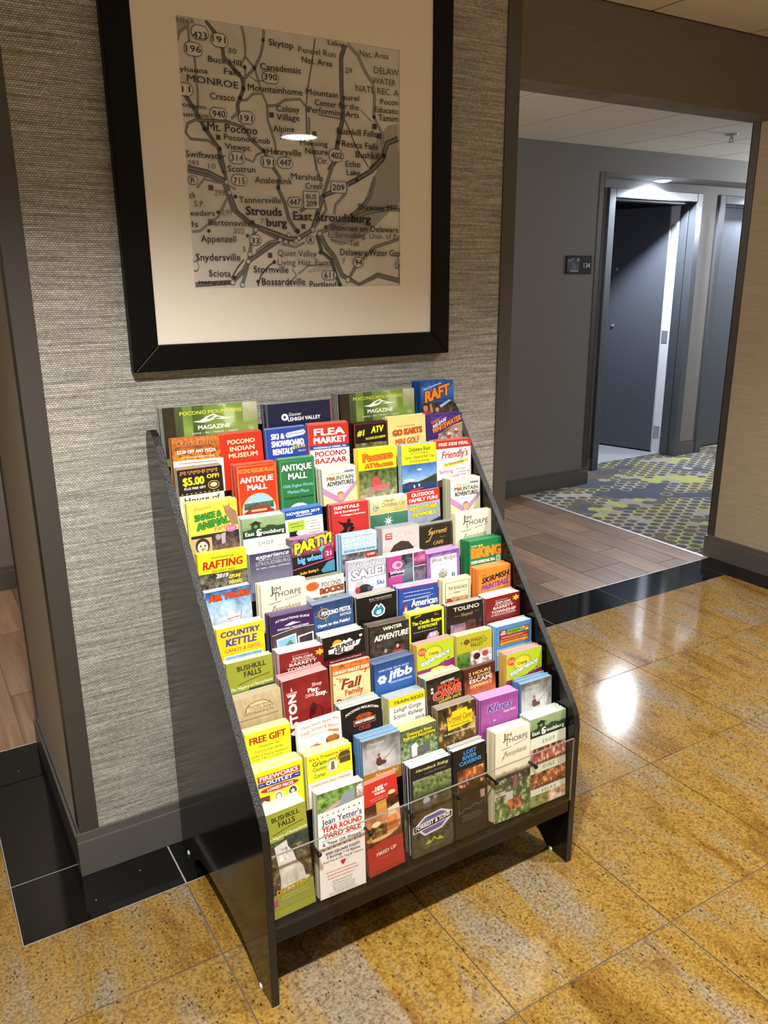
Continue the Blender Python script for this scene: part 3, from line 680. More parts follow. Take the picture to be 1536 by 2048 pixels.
def d_flea(p):
    p.R(0, 0, 1, .52, 'cc3024'); p.T('FLEA', .12, .90, .27, .17, 'ffffff', 4.2); p.T('MARKET', .10, .94, .47, .15, 'ffffff', 4.0)
    p.R(0, .52, 1, .61, '24488e'); p.T('MARSHALLS CREEK, PA', .10, .92, .59, .045, 'ffffff', 1.5)
    p.R(0, .61, 1, 2.3, 'f2efe8'); p.T('POCONO', .12, .92, .77, .12, 'b4281c', 3); p.T('BAZAAR', .12, .92, .93, .12, 'b4281c', 3); p.T('FLEA MARKET', .14, .92, 1.04, .07, '24488e', 2.5)
D['flea'] = ('f2efe8', 'b82c20', 'dc7a6c', d_flea)
def d_atv1(p):
    p.R(0, 0, 1, 2.3, '16100c'); p.L([(.02, .03), (.97, .03), (.97, 1.4), (.03, 1.4), (.03, .03)], .018, 'a82c20')
    p.T('#1', .10, .32, .35, .16, 'f0e430', 3, .2); p.T('ATV', .50, .88, .30, .18, 'f0e430', 3, .2, .06); p.T('POCONO EXCURSION', .34, .92, .47, .06, 'e8dc30', 2, .15, .06)
    p.P(.05, .54, .95, 1.3, ['6a6a44', '8a7a58', '5a4a36'], .6, 12, 5); p.E(.72, .68, .07, .06, 'b84838'); p.E(.24, .72, .06, .05, '8a8a78')
D['atv1'] = ('16100c', '1c1410', '4a3a34', d_atv1)
def d_gokart(p):
    p.R(0, 0, 1, 2.3, 'f0d98c'); p.T('POCONO Mt.', .26, .72, .30, .05, '8a4a2a', 1); p.T('GO KARTS', .12, .90, .54, .16, 'cc5a28', 3.4, 0, .04, '7a2a10', .8); p.T('MINI GOLF', .18, .82, .75, .14, 'cc5a28', 3.4, 0, .04)
D['gokart'] = ('f0d98c', 'e4ca7c', 'f0dfa0', d_gokart)
def d_white(p):
    p.R(0, 0, 1, 2.3, '37246e'); p.P(0, 0, 1, .3, ['3c2878', '5a3c90', '2c1c5c'], .35, 6, 1)
    p.G([(.2, .9), (.32, .70), (.5, .52), (.75, .38), (1, .30), (1, 1.0), (.2, 1.0)], 'f08a30'); p.P(.32, .62, 1, 1.3, ['8a8070', 'c8c4c0', '6a6058', 'e0dcd8'], .5, 9, 6)
    p.G([(.2, .95), (.34, .72), (.52, .54), (.78, .40), (1, .345), (1, .62), (.32, .62), (.32, 1.0)], 'a08c84')
    p.T('DAM', .14, .36, .30, .09, 'e87a2c', 3, 0, .25); p.T('RELEASE', .18, .55, .44, .10, 'f0eef4', 2.6, 0, .45); p.T('WHITEWATER', .16, .97, .62, .17, 'f0902c', 2.4, 0, .34, '2a1850', 1.0)
    for u, v in ((.42, .82), (.62, .70), (.82, .60)): p.E(u, v, .06, .06, 'b04030'); p.E(u, v-.06, .045, .04, 'd8d4d0')
D['white'] = ('37246e', '30205e', '5e4890', d_white)
def d_five(p):
    p.R(0, 0, 1, .64, '24180e'); p.T('SEE CANDLES MADE', .06, .90, .11, .055, 'd88a2c', 2.2)
    for q in range(9): p.R(.05+q*.1, .13, .09+q*.1, .14, 'e8dcc8'); p.R(.05+q*.1, .605, .09+q*.1, .615, 'e8dcc8')
    p.T('$5.00', .10, .58, .42, .19, 'f0e030', 3.2); p.T('OFF!', .64, .92, .30, .10, 'f0e030', 2.8); p.T('PLUS FREE GIFT', .12, .60, .52, .05, 'f0e8dc', 1.4)
    p.E(.78, .47, .13, .10, 'c8a860'); p.E(.78, .47, .115, .085, '3a2414'); p.E(.78, .47, .08, .05, 'e0cca8'); p.R(0, .64, 1, 2.3, 'e0d8c4'); p.T('House of', .10, .90, .80, .11, '38302a', 2.4)
D['five'] = ('e0d8c4', '3a2a1a', 'b0a490', d_five)
def d_antred(p):
    p.R(0, 0, 1, 2.3, 'c23a1c'); p.L([(.04, .04), (.96, .04), (.96, 2.2), (.04, 2.2), (.04, .04)], .012, 'd8a850')
    p.T('POCONO PEDDLERS VILLAGE', .06, .94, .20, .10, 'd8a048', 1.0); p.T('ANTIQUE', .08, .90, .42, .13, 'f6ece0', 3); p.T('MALL', .24, .74, .60, .13, 'f6ece0', 3)
    p.E(.5, 1.08, .42, .40, 'e0b860'); p.E(.5, 1.08, .40, .38, '9cc0dc'); p.P(.14, .90, .86, 1.05, ['5a6a58', '3a4a34'], .6, 14, 1); p.G([(.12, 1.12), (.3, 1.02), (.5, .99), (.7, 1.02), (.88, 1.12), (.88, 1.3), (.12, 1.3)], '9a2a1c'); p.R(.3, 1.06, .68, 1.11, 'e0a878')
D['antred'] = ('c23a1c', 'b03024', 'dc7460', d_antred)
def d_antgreen(p):
    p.R(0, 0, 1, 2.3, '2c7440'); p.L([(.04, .06), (.96, .06), (.96, 2.2), (.04, 2.2), (.04, .06)], .010, '7ab088')
    p.T('ANTIQUE', .06, .92, .36, .18, 'f4f2e8', 2.6, 0, 0, '16402a', 1.5); p.T('MALL', .24, .78, .63, .18, 'f4f2e8', 2.6, 0, 0, '16402a', 1.5)
    p.T('Olde Engine Works', .08, .94, .84, .085, '8cc4d8', 1); p.T('Market Place', .20, .80, 1.0, .09, '8cc4d8', 1); p.T('Antiques & Collectibles', .10, .93, 1.14, .065, '0c1c12', 1.2); p.E(.5, 1.62, .38, .36, 'e8ecf0')
D['antgreen'] = ('2c7440', '24603a', '7ab48c', d_antgreen)
def d_camel(p):
    p.R(0, 0, 1, 2.3, 'cfd3d0'); p.G([(.05, .10), (.95, .06), (.95, .8), (.05, .8)], 'f2f2ec'); p.G([(0, .62), (.5, .95), (1, .5), (1, .66), (.5, 1.12), (0, .80)], 'b890b4'); p.G([(0, .80), (.5, 1.12), (1, .66), (1, 1.4), (0, 1.4)], 'dcd4a8')
    p.T('CAMELBACK', .12, .66, .26, .085, 'a4b84c', 2.2); 
    for i in range(7): p.G([(.66+i*.04, .20), (.68+i*.04, .10-(i % 3)*.015), (.70+i*.04, .20)], '2c3a24')
    p.T('M  UNTAIN', .13, .92, .43, .14, '5e6c3a', 2.8); p.E(.285, .365, .065, .065, 'b06c4c'); p.T('ADVENTURES', .13, .92, .61, .14, '30301f', 2.8); p.X(.14, .9, .70, 1, .05, 'a898a8', .03)
    p.E(.50, .92, .085, .11, 'd8a888'); p.G([(.40, .92), (.42, .80), (.5, .77), (.58, .80), (.60, .92), (.56, .84), (.44, .84)], 'a87c54')
D['camel'] = ('dcd4b0', 'b8b48c', 'd4d8d8', d_camel)
def d_pocatv(p):
    p.R(0, 0, 1, .62, 'ecdc24'); p.T('Pocono', .12, .90, .38, .21, 'e07a20', 4.4, 0, .05, 'a03414', 1.6); p.T('ATVs.com', .16, .90, .58, .13, 'e07a20', 3.6, 0, .03, 'a03414', 1.6)
    p.P(0, .62, 1, 1.5, ['4a5a30', '6a7848', '8c8c68', 'b0a890'], .5, 10, 3); p.E(.45, .72, .05, .055, '582820'); p.G([(.36, .80), (.54, .80), (.58, .98), (.30, .98)], 'c04c48'); p.G([(.26, 1.02), (.72, .98), (.80, 1.04), (.66, 1.10), (.26, 1.10)], 'd4606c'); p.E(.30, 1.14, .10, .08, '8c8470'); p.E(.70, 1.12, .09, .08, '8c8470')
D['pocatv'] = ('b0a890', 'd8c83c', 'f0e878', d_pocatv)
def d_del(p):
    p.R(0, 0, 1, .52, 'e4e42c'); p.T('Delaware River', .22, .84, .19, .12, '3a4a1c', .8); p.T('ONE, TWO OR THREE DAY', .26, .78, .265, .045, '4a4a1c', .5); p.T('Canoe - Kayak & Raft Trips', .08, .94, .385, .085, '8a5a1c', .8); p.T('IN THE POCONO MOUNTAINS', .24, .80, .475, .05, '4a4a1c', .5)
    p.P(0, .52, 1, .98, ['3a6cb8', '6c9cd8', 'a8c8ea'], .12, 4, 3); p.E(.5, .66, .07, .025, 'e4ecf8'); p.E(.2, .90, .16, .035, 'd8e4f4')
    p.G([(.0, .98), (.2, .94), (.45, .96), (.7, .90), (1, .80), (1, 1.02), (0, 1.02)], '34402c'); p.P(0, 1.0, 1, 1.4, ['2c4a78', '203a64', '345890'], .4, 14, 4, 2); p.G([(.2, 1.14), (.58, 1.09), (.62, 1.12), (.3, 1.18)], 'c8402c'); p.E(.34, 1.06, .025, .04, 'e8e0d8'); p.E(.48, 1.04, .025, .04, 'e8e0d8')
D['del'] = ('2c4a78', '9ab0b8', 'b8d8d0', d_del)
def d_friend(p):
    p.R(0, 0, 1, .22, 'c43428'); p.T('FREE KIDS MEAL', .07, .93, .145, .085, 'ffffff', 2.6); p.R(0, .22, 1, 2.3, 'eceae8')
    p.T("Friendly's", .14, .92, .50, .21, 'b83434', 1.6, .25, .04); p.G([(.18, .62), (.5, .60), (.9, .53), (.92, .60), (.5, .68), (.2, .70)], 'e4c83c'); p.T('in Tannersville', .25, .78, .665, .06, '4a3a20', 1.2, 0, .10)
    p.T('Serving', .07, .46, .85, .10, 'b83434', 1, 0, .03); p.X(.56, .95, .78, 3, .07, 'a8504c', .035); p.E(.5, 1.10, .34, .18, 'c87a3c'); p.G([(0, 1.0), (.3, .96), (.1, 1.3), (0, 1.4)], '5a4a3c')
D['friend'] = ('eceae8', 'b04038', 'd8847c', d_friend)
def d_snake(p):
    p.R(0, 0, 1, 2.3, 'e6e24c'); p.T('Pocono', .10, .45, .15, .07, 'b03c64', .8, .3, .12); p.T('SNAKE &', .10, .66, .34, .12, '3c8c34', 3.6, 0, .10, '1c4418', 1.0); p.T('ANIMAL', .13, .82, .52, .14, '3c8c34', 3.8, 0, .14, '1c4418', 1.0)
    p.T('Farm', .48, .82, .58, .09, 'b03c64', 1.2, .3, .20)
    p.G([(.70, .06), (.74, .12), (.82, .10), (.86, .02), (.85, .14), (.98, .24), (1, .5), (.86, .5), (.80, .34), (.74, .26)], '98785a'); p.E(.79, .15, .05, .05, 'a4825e')
    p.G([(0, .62), (1, .60), (1, 1.3), (0, 1.3)], '2c2420'); p.E(.84, .56, .13, .07, 'd86c9c'); p.T('SEE THEM', .77, .91, .575, .03, 'f8e0ec', 1)
    p.R(0, .68, .42, 1.4, 'c4a878'); p.E(.22, .84, .15, .16, '3a3028'); p.E(.22, .87, .11, .12, 'e8d8bc'); p.E(.18, .84, .02, .02, '201814'); p.E(.27, .84, .02, .02, '201814'); p.E(.225, .91, .045, .035, 'b08c74')
    p.P(.42, .64, 1, 1.3, ['3a3434', '6a5448', '8c6c50'], .6, 9, 2); p.E(.56, .70, .06, .06, 'a88c9c'); p.G([(.62, .64), (.72, .62), (.70, .84), (.62, .86)], 'b0a0b0')
D['snake'] = ('e6e24c', 'd8d444', 'f2ee98', d_snake)
def d_es(p):
    p.P(0, 0, 1, .52, ['9cb084', '86a070', '5c7c50'], .12, 3, 1); p.G([(0, .34), (.1, .33), (.2, .30), (.5, .30), (.58, .24), (.7, .26), (.8, .30), (1, .28), (1, .52), (0, .52)], '2a4828')
    p.R(.20, .17, .40, .34, '24401f'); p.G([(.14, .18), (.30, .09), (.46, .18)], '1c3018'); p.E(.30, .25, .045, .045, '6c8c5c'); p.R(0, .40, 1, .52, '1c2a1c')
    p.T('East Stroudsburg', .05, .95, .485, .10, 'f2f2ea', 1.8); p.T('S', .315, .43, .50, .17, 'f2f2ea', 2.6)
    p.R(0, .52, 1, .68, 'd8e0cc'); p.T('S H O P', .34, .68, .63, .06, '3c4a3a', .6)
    p.P(0, .68, 1, .92, ['6a2c24', 'a85c50', '8c5040'], .6, 12, 1, tint='d8b0a0'); p.R(0, .92, 1, 1.06, 'd8e0cc'); p.T('D I N E', .36, .68, 1.015, .06, '3c4a3a', .6)
    p.P(0, 1.06, 1, 1.34, ['6a4a34', '9c5c3c', '50382c'], .6, 12, 2, tint='d89060'); p.R(0, 1.34, 1, 1.46, 'd8e0cc'); p.T('R E L A X', .32, .72, 1.43, .06, '3c4a3a', .6)
    p.P(0, 1.46, .5, 1.9, ['6c7c48', '8c8c58', '4c5c38'], .5, 9, 3); p.P(.5, 1.46, 1, 1.9, ['b08c74', 'd8c0b0', '6a5048'], .5, 6, 4); p.G([(0, 1.95), (1, 1.78), (1, 2.4), (0, 2.4)], '1c5a3c'); p.X(.25, .8, 2.02, 1, .05, '9ac0a4', .025)
D['es'] = ('d8e0cc', '8ca07c', 'e4ece0', d_es)
def d_nov(p):
    p.R(0, 0, 1, 2.3, 'ece6d4'); p.R(0, 0, 1, .30, '1c4ca0'); p.T('NOVEMBER 2019', .05, .93, .17, .09, 'ffffff', 2.6); p.T('PROMOTIONS', .30, .72, .26, .05, 'ffffff', 1.4)
    p.R(.06, .36, .50, .62, 'a8c43c'); p.X(.1, .46, .43, 2, .07, '3c4a1c', .03); p.X(.58, .95, .42, 5, .07, '8a8478', .025); p.R(.08, .60, .30, .72, '201c1c'); p.E(.40, .66, .14, .07, 'd8dce0'); p.R(0, .74, 1, 2.3, 'b070a8')
D['nov'] = ('ece6d4', '8898b8', '3c74c4', d_nov)
def d_rent(p):
    p.R(0, 0, 1, 2.3, 'c0302c'); p.T('RENTALS', .08, .76, .16, .09, 'ffffff', 3.4); p.T('Ski & Snowboard', .08, .74, .29, .07, 'ffffff', 1.8); p.T('Packages | Separates', .26, .92, .40, .05, 'ffffff', 1.5)
    K = '141010'; p.E(.46, .53, .05, .05, K); p.G([(.14, .50), (.30, .56), (.42, .57), (.56, .60), (.60, .66), (.46, .68), (.38, .80), (.22, .86), (.20, .80), (.32, .72), (.30, .64)], K); p.G([(.50, .64), (.62, .72), (.50, .84), (.44, .80)], K); p.G([(.08, .84), (.2, .88), (.55, .86), (.56, .90), (.1, .92)], K)
D['rent'] = ('c0302c', 'a83430', 'dc8078', d_rent)
def d_xmas(p):
    p.R(0, 0, 1, .42, 'e4dcb4'); p.P(0, .02, 1, .40, ['eae4c8', 'd8cc94', 'c4b46c'], .15, 4, 2); p.T('Christmas City', .30, .92, .27, .12, '7c7a50', .6, .1); p.E(.15, .26, .08, .08, '7c8c80'); p.T('C', .10, .20, .31, .11, 'f4f2e4', 1)
    p.G([(.3, .09), (.46, .05), (.5, .10), (.55, .05), (.66, .08), (.55, .13), (.58, .18), (.5, .13), (.44, .18), (.46, .12)], 'b89a3c'); p.R(0, .125, 1, .135, 'd8cc8c')
    p.P(0, .42, 1, 1.3, ['4c7c64', '2c6450', '348858', '1c5034'], .2, 3, 4); p.S(.46, .60, .13, 'f0f6ec', 8, .3)
D['xmas'] = ('2c6450', 'c8c098', 'f0ecd8', d_xmas)
def d_out(p):
    p.R(0, 0, 1, .36, 'cc3428'); p.T('OUTDOOR', .14, .84, .16, .11, 'ffffff', 2.8); p.T('FAMILY FUN!', .06, .94, .32, .11, 'ffffff', 2.8); p.P(0, .36, 1, 1.0, ['a8acc0', '9ca4b8', '888ea0'], .15, 5, 1)
    p.T("RENT UTV'S AND", .08, .92, .54, .11, 'e8e430', 2.8, 0, 0, '4a4c34', 1.6); p.T('SNOWMOBILES', .14, .88, .71, .11, 'e8e430', 2.8, 0, 0, '4a4c34', 1.6); p.G([(.6, .92), (1, .80), (1, .95), (.5, 1.0)], '3a3834')
D['out'] = ('9ca4b8', '9ca4b8', 'd8988c', d_out)
def d_jim(p):
    p.P(0, 0, 1, 1.04, ['ebe4ce', 'e8e0c8', 'e2d8bc'], .02, 3, 1); K = '4a443a'
    p.T('J', .20, .27, .34, .22, K, .4); p.T('IM', .285, .44, .28, .13, K, .9); p.T('T', .27, .37, .54, .22, K, .4); p.T('HORPE', .38, .90, .48, .155, K, .6); p.L([(.16, .585), (.44, .56)], .010, K); p.L([(.52, .55), (.88, .50)], .008, K)
    p.T('Pennsylvania', .22, .86, .74, .11, '7a705c', .2, .45, .05); p.L([(.18, .80), (.26, .66), (.32, .62)], .012, '7a705c'); p.L([(.22, .72), (.18, .76), (.26, .74)], .01, '7a705c')
    p.P(0, 1.0, 1, 1.12, ['d8ccac', '8c8474', '4a4640'], .5, 10, 2); p.P(0, 1.12, 1, 2.0, ['3c3a40', '58684c', '46603a', '6c8450', '4c6238'], .7, 9, 3, 1, 'a0a878'); p.G([(.50, 1.36), (.52, 1.14), (.56, 1.10), (.60, 1.14), (.62, 1.36)], '8c5c60'); p.R(.30, 1.42, .50, 1.62, 'c8c4c4'); p.G([(.28, 1.42), (.40, 1.36), (.52, 1.42)], '6a5c64'); p.R(0, 1.38, .3, 1.46, 'c8b8bc')
    p.P(.35, 1.58, .75, 1.80, ['9c5438', 'b87450'], .6, 11, 5); p.R(0, 1.98, 1, 2.4, '3a3650'); p.T('jimthorpe.org', .22, .86, 2.12, .06, 'ece8f0', 1.6)
D['jim'] = ('e8e0c8', 'd4c8a4', 'f0ead8', d_jim)
def d_rafting(p):
    p.R(0, 0, 1, .45, 'e8d824'); p.T('WHITEWATER', .26, .74, .14, .05, '3a3418', 1); p.T('RAFTING', .08, .92, .36, .17, 'b02420', 3.2, .12, .02); p.T('ADVENTURES', .26, .74, .44, .05, '3a3418', 1)
    p.P(0, .45, 1, 1.2, ['4a4a34', '6c6454', '8c8478', '6a5c4c'], .7, 12, 2); p.T('2019', .34, .60, .56, .08, 'f0ece4', 3, .2)
    for i, t in enumerate(('ZIPLINE', 'PAINTBALL', 'BIKING')): p.T(t, .60-.0*i, .86+.03*(i == 1), .60+.12*i, .07, 'e8d830', 2.2, .2)
    p.E(.22, .88, .07, .08, 'a07058'); p.G([(.13, .86), (.16, .77), (.27, .76), (.31, .84), (.24, .81)], '3a2a20')
D['rafting'] = ('6c6454', 'd8cc3c', 'e8c85c', d_rafting)
def d_exp(p):
    p.P(0, 0, 1, 1.0, ['3e3c54', '5a5870', '8c8aa0'], .05, 3, 1); p.T('experience', .14, .92, .20, .13, 'f0f0f4', 1, .3, .02); p.T('BEAUTIFUL DOWNTOWN', .20, .94, .28, .055, 'b8b8c8', .6); p.T('STROUDSBURG', .12, .94, .42, .10, 'b4b4c0', .6); p.T('ART  |  DINING  |  SHOPPING  |  ENTERTAINMENT', .13, .94, .50, .032, 'e0e0e8', .6)
D['exp'] = ('5a5870', '34324a', 'e6e6ec', d_exp)
def d_party(p):
    p.R(0, 0, 1, 2.3, '1c1410'); p.P(0, 0, 1, .45, ['8c5c8c', '5c8c94', 'c45c7c', '3c2c44'], .8, 5, 3)
    for i, (u, v, c) in enumerate([(.1, .1, 'b860a0'), (.2, .28, '3c8ca4'), (.62, .12, 'e04c7c'), (.5, .30, 'd88c2c'), (.85, .26, 'c44c8c'), (.72, .36, '4cbcc4')]): p.E(u, v, .07, .07, c)
    p.T('PARTY!', .06, .97, .38, .26, 'f0e030', 3.8, .05, .16, '241408', 2); p.R(0, .50, 1, .66, '241c20'); p.T('big wheel', .12, .72, .60, .14, '6cb4e4', 2.8, 0, .04, '0c1420', 1.6); p.T('AT', .12, .20, .42, .05, 'e8e4dc', 1)
    p.E(.86, .48, .15, .16, '7c2448'); p.E(.86, .48, .12, .13, 'a43460'); p.T('21', .80, .93, .53, .10, 'f0e4e8', 2); p.L([(0, .72), (1, .60)], .02, 'c4588c'); p.T('Roller Skating is', .16, .60, .86, .065, 'e8c43c', 1.6, .15, .06); p.G([(.66, .84), (.82, .68), (1, .64), (1, .9), (.7, .9)], '4c8cac')
D['party'] = ('1c1410', '3c3438', 'c490b4', d_party)
def d_shaw(p):
    p.P(0, 0, 1, .55, ['c4dcec', 'b4d0e4'], .05, 3, 1); p.T('SKI, RIDE & TUBE IN THE POCONOS', .05, .92, .12, .05, '6c8ca4', 1); p.T('SHAWNEE', .03, .96, .32, .16, 'f4f8fa', 3, 0, .02, '6c90ac', 1.2); p.T('MOUNTAIN', .03, .96, .50, .15, 'f4f8fa', 3, 0, .02, '6c90ac', 1.2); p.T('2019-2020 WINTER SEASON', .06, .95, .60, .05, '34506c', 1.4)
    p.P(0, .64, 1, 1.2, ['5c5450', '8c8c94', '3c3430'], .6, 10, 2); p.R(.68, .68, .98, .9, 'b82c24'); p.T('#1 FAMILY', .72, .94, .76, .06, 'f8f0e8', 1.4); p.X(.2, .7, .96, 1, .05, '4c6c9c', .03)
D['shaw'] = ('b4d0e4', '88b4d0', 'b8dcf0', d_shaw)
def d_things(p):
    p.R(0, 0, 1, 2.3, 'c8c0be'); p.R(.08, .14, .26, .31, 'a83034'); p.T('THINGS', .10, .24, .21, .045, 'f4ecec', 1.4); p.T('TO DO', .10, .24, .28, .045, 'f4ecec', 1.4); p.T('Things To Do', .30, .95, .27, .11, 'f8f4f4', 2.2, 0, .03, 'b0404c', 2)
    p.G([(.14, .92), (.18, .62), (.30, .46), (.50, .38), (.70, .42), (.84, .58), (.88, .92), (.78, .92), (.74, .72), (.5, .66), (.30, .72), (.26, .92)], '3a2c26'); p.G([(.26, .92), (.30, .72), (.5, .66), (.74, .72), (.78, .92)], 'e0c8b8'); p.G([(.26, .74), (.3, .5), (.74, .5), (.76, .74), (.5, .68)], '45342c')
D['things'] = ('c8c0be', 'a8a4a4', 'a8aeb0', d_things)
def d_sorr(p):
    p.R(0, 0, 1, 2.3, '2a2618'); p.L([(.03, .04), (.97, .03), (.97, 1.2)], .008, '7c7454'); p.T('Sorrenti', .28, .84, .34, .16, 'c8a048', 1.2, .2, .02); p.L([(.40, .12), (.30, .22), (.42, .30), (.30, .48), (.20, .50)], .03, 'c8a048'); p.X(.62, .88, .44, 1, .05, '8c8460', .025); p.T('CAFE', .42, .72, .60, .09, 'c89840', 1.4, .1)
    p.P(.05, .66, .95, 1.2, ['6c5c2c', 'a8884c', '5c3c24'], .6, 8, 1)
D['sorr'] = ('2a2618', '3a3834', 'a8acac', d_sorr)
def d_air(p):
    p.P(0, 0, 1, 1.0, ['2c64a4', '8cb0d4', 'b8c8d8', 'a4bcd4'], .25, 4, 2); p.T('AIR TOURS', .06, .97, .26, .15, 'd84c1c', 3.6, 0, .0, '6c1c0c', 1.8)
    p.G([(.28, .42), (.34, .40), (.62, .58), (.58, .62)], 'd8dce4'); p.G([(.42, .66), (.60, .60), (.76, .66), (.72, .72), (.50, .74)], 'e8e8ec'); p.G([(.60, .60), (.94, .72), (.92, .76), (.60, .66)], 'c0c8d4'); p.G([(.18, .72), (.28, .71), (.50, .70), (.50, .73), (.26, .77)], 'c0c4cc'); p.L([(.76, .56), (.72, .76)], .012, '585c64'); p.L([(.44, .71), (.70, .69)], .02, 'b84838')
D['air'] = ('8cb0d4', '4c7cb0', 'e0ecf4', d_air)
def d_rocks(p):
    p.R(0, 0, 1, .62, 'ece6d8'); p.L([(.30, .26), (.42, .16), (.50, .20), (.60, .08), (.74, .18), (.80, .14), (.92, .26)], .012, '5c5448'); p.T('POCONO', .42, .92, .33, .14, '4a4034', .9); p.T('ROCKS!', .36, .98, .55, .17, 'a8502c', 3.4, .05, .02, '3a2418', 1.2)
    p.E(.18, .24, .17, .15, 'd86c38'); p.T('FOOD &', .10, .27, .19, .035, '4a1c10', 1.2); p.T('FUN FOR', .09, .28, .25, .035, '4a1c10', 1.2); p.T('ALL AGES', .08, .28, .31, .035, '4a1c10', 1.2); p.P(0, .60, 1, 1.2, ['8c8880', 'a8a49c', '585450'], .5, 8, 2); p.G([(0, .45), (.3, .72), (.6, .76), (.3, .80), (0, .62)], 'b8b8b8')
D['rocks'] = ('ece6d8', 'b0ac9c', '8c9078', d_rocks)
def d_season(p):
    p.P(0, 0, 1, 1.2, ['b4b4c8', 'd0d0dc', 'b8bccc'], .15, 4, 3); p.T('SEASON PASS', .08, .95, .18, .10, 'f8f8fa', 3, 0, .03, '3c3c48', 2); p.T('SALE!', .10, .97, .48, .22, 'fafafa', 4.5, 0, .06, '40404c', 2)
    p.R(.72, .56, .96, .76, 'f0f0f4'); p.T('Ski', .74, .95, .68, .10, '2c5494', 3); p.X(.74, .94, .73, 1, .04, '6c7c94', .02); p.E(.42, .76, .20, .14, '2c2a30'); p.G([(.5, .68), (.66, .70), (.62, .78), (.5, .80)], '54545c'); p.E(.24, .74, .07, .08, 'a04048')
D['season'] = ('d0d0dc', 'c4c4cc', 'e4e4ec', d_season)
def d_inv(p):
    p.R(0, 0, 1, 2.3, 'b8408c'); p.P(.36, 0, .66, 1.1, ['3c3440', '6c7c8c', '2c2428'], .5, 6, 2); p.P(.68, 0, 1, .48, ['8c4474', 'c46c9c', '4c2438'], .5, 6, 3); p.R(.655, 0, .675, 1.2, 'ece8ec'); p.R(.675, .47, 1, .49, 'ece8ec'); p.P(.675, .49, 1, 1.0, ['4c4450', '7c7484'], .4, 7, 4)
    for r_ in (.13, .095, .06): p.E(.24, .32, r_, r_, 'f4e4f0'); p.E(.26-r_*.15, .32, r_*.86, r_*.86, 'b8408c')
    p.R(0, .52, .38, .66, '2c1c28'); p.T('InVision', .05, .42, .60, .10, 'ffffff', 2.2); p.T('FILM FESTIVAL', .06, .42, .67, .035, 'e8d4e4', 1); p.X(.18, .3, .76, 1, .04, 'f0d8ec', .02)
D['inv'] = ('b8408c', '7c3460', 'e4e0e0', d_inv)
def d_blue(p):
    p.P(0, 0, 1, 1.2, ['7c4c9c', '9c6cb4', '6c3c8c'], .3, 5, 2); p.X(.08, .92, .12, 1, .05, 'd8c4e4', .03); p.R(.06, .16, .90, 1.2, 'eeece8'); p.T('Blue Ridge', .10, .88, .36, .15, '545048', .6, .3, .02); p.X(.14, .66, .45, 1, .05, '8c8880', .025)
    p.E(.44, .70, .15, .13, 'a8a49c'); p.P(.31, .60, .57, .80, ['d8d4cc', '8c887c'], .9, 22, 3); p.R(.42, .78, .46, .92, '7c7468'); p.R(.72, .74, .82, .86, '3c5898'); p.T('f', .755, .79, .84, .08, 'ffffff', 2.5)
D['blue'] = ('eeece8', '9a74b0', 'c4a8d0', d_blue)
def d_bik(p):
    p.R(0, 0, 1, 2.3, '1f7a44'); p.T('POCONO', .06, .24, .17, .05, 'd8e4c8', 1.2); p.E(.30, .15, .03, .03, 'c8d838'); p.E(.37, .15, .03, .03, 'c8d838'); p.T('BiKiNG', .05, .95, .47, .28, 'f08c28', 4.6); p.T('LEHIGH GORGE RAIL TRAIL', .05, .78, .61, .075, 'e8f0e4', 2.6); p.R(.80, .50, .93, .64, 'd8e4d8'); p.R(.825, .525, .905, .615, '8cacA0'); p.P(0, .66, 1, 1.2, ['2a5a34', '4a6a3c', '30402c'], .5, 8, 2)
D['bik'] = ('1f7a44', '1c6c3c', '3c9468', d_bik)
def d_ket(p):
    p.R(0, 0, 1, 2.3, 'ecc81c'); p.T('COUNTRY', .08, .92, .30, .15, '4a3c8c', 4, .1); p.T('KETTLE', .17, .84, .50, .15, '4a3c8c', 4, .1); p.T('CANDY & GIFTS', .14, .88, .63, .075, 'b84c1c', 1); p.R(.12, .70, .94, 1.2, 'e8ecf0'); p.P(.14, .72, .92, 1.2, ['7cb0d8', '9cc0dc', '688c9c'], .2, 5, 1); p.G([(.40, .90), (.5, .80), (.66, .80), (.76, .92)], '707880')
D['ket'] = ('ecc81c', 'd8b820', 'e8e8d8', d_ket)
def d_attr(p):
    p.R(0, 0, 1, .40, '38204e'); p.A('ATTRACTIONS GUIDE', .10, .90, .17, .05, 'f0ecf4', .03, 1.6); p.G([(.30, .28), (.40, .24), (.50, .21), (.58, .24), (.70, .26), (.55, .27), (.44, .29)], 'e8e0f0'); p.T('POCONO MOUNTAINS', .14, .88, .37, .045, 'f0ecf4', 1.2)
    p.P(0, .40, 1, 1.3, ['3c3230', '4c403c', '342a28'], .3, 18, 2, .3); p.L([(0, .46), (.25, .42), (.5, .39), (.75, .38), (1, .40)], .012, 'd8ccd8')
    p.G([(.10, .56), (.56, .50), (.60, .95), (.14, 1.0)], 'eceef0'); p.G([(.13, .59), (.54, .53), (.57, .95), (.16, 1.0)], '7cb0cc'); p.G([(.13, .90), (.3, .72), (.42, .62), (.56, .80), (.57, .95), (.16, 1.0)], '487c68'); p.G([(.60, .58), (.98, .54), (.98, .95), (.62, .95)], 'eceef0'); p.G([(.63, .61), (.95, .57), (.95, .95), (.65, .95)], '30282c')
D['attr'] = ('38204e', '302040', '786c8c', d_attr)
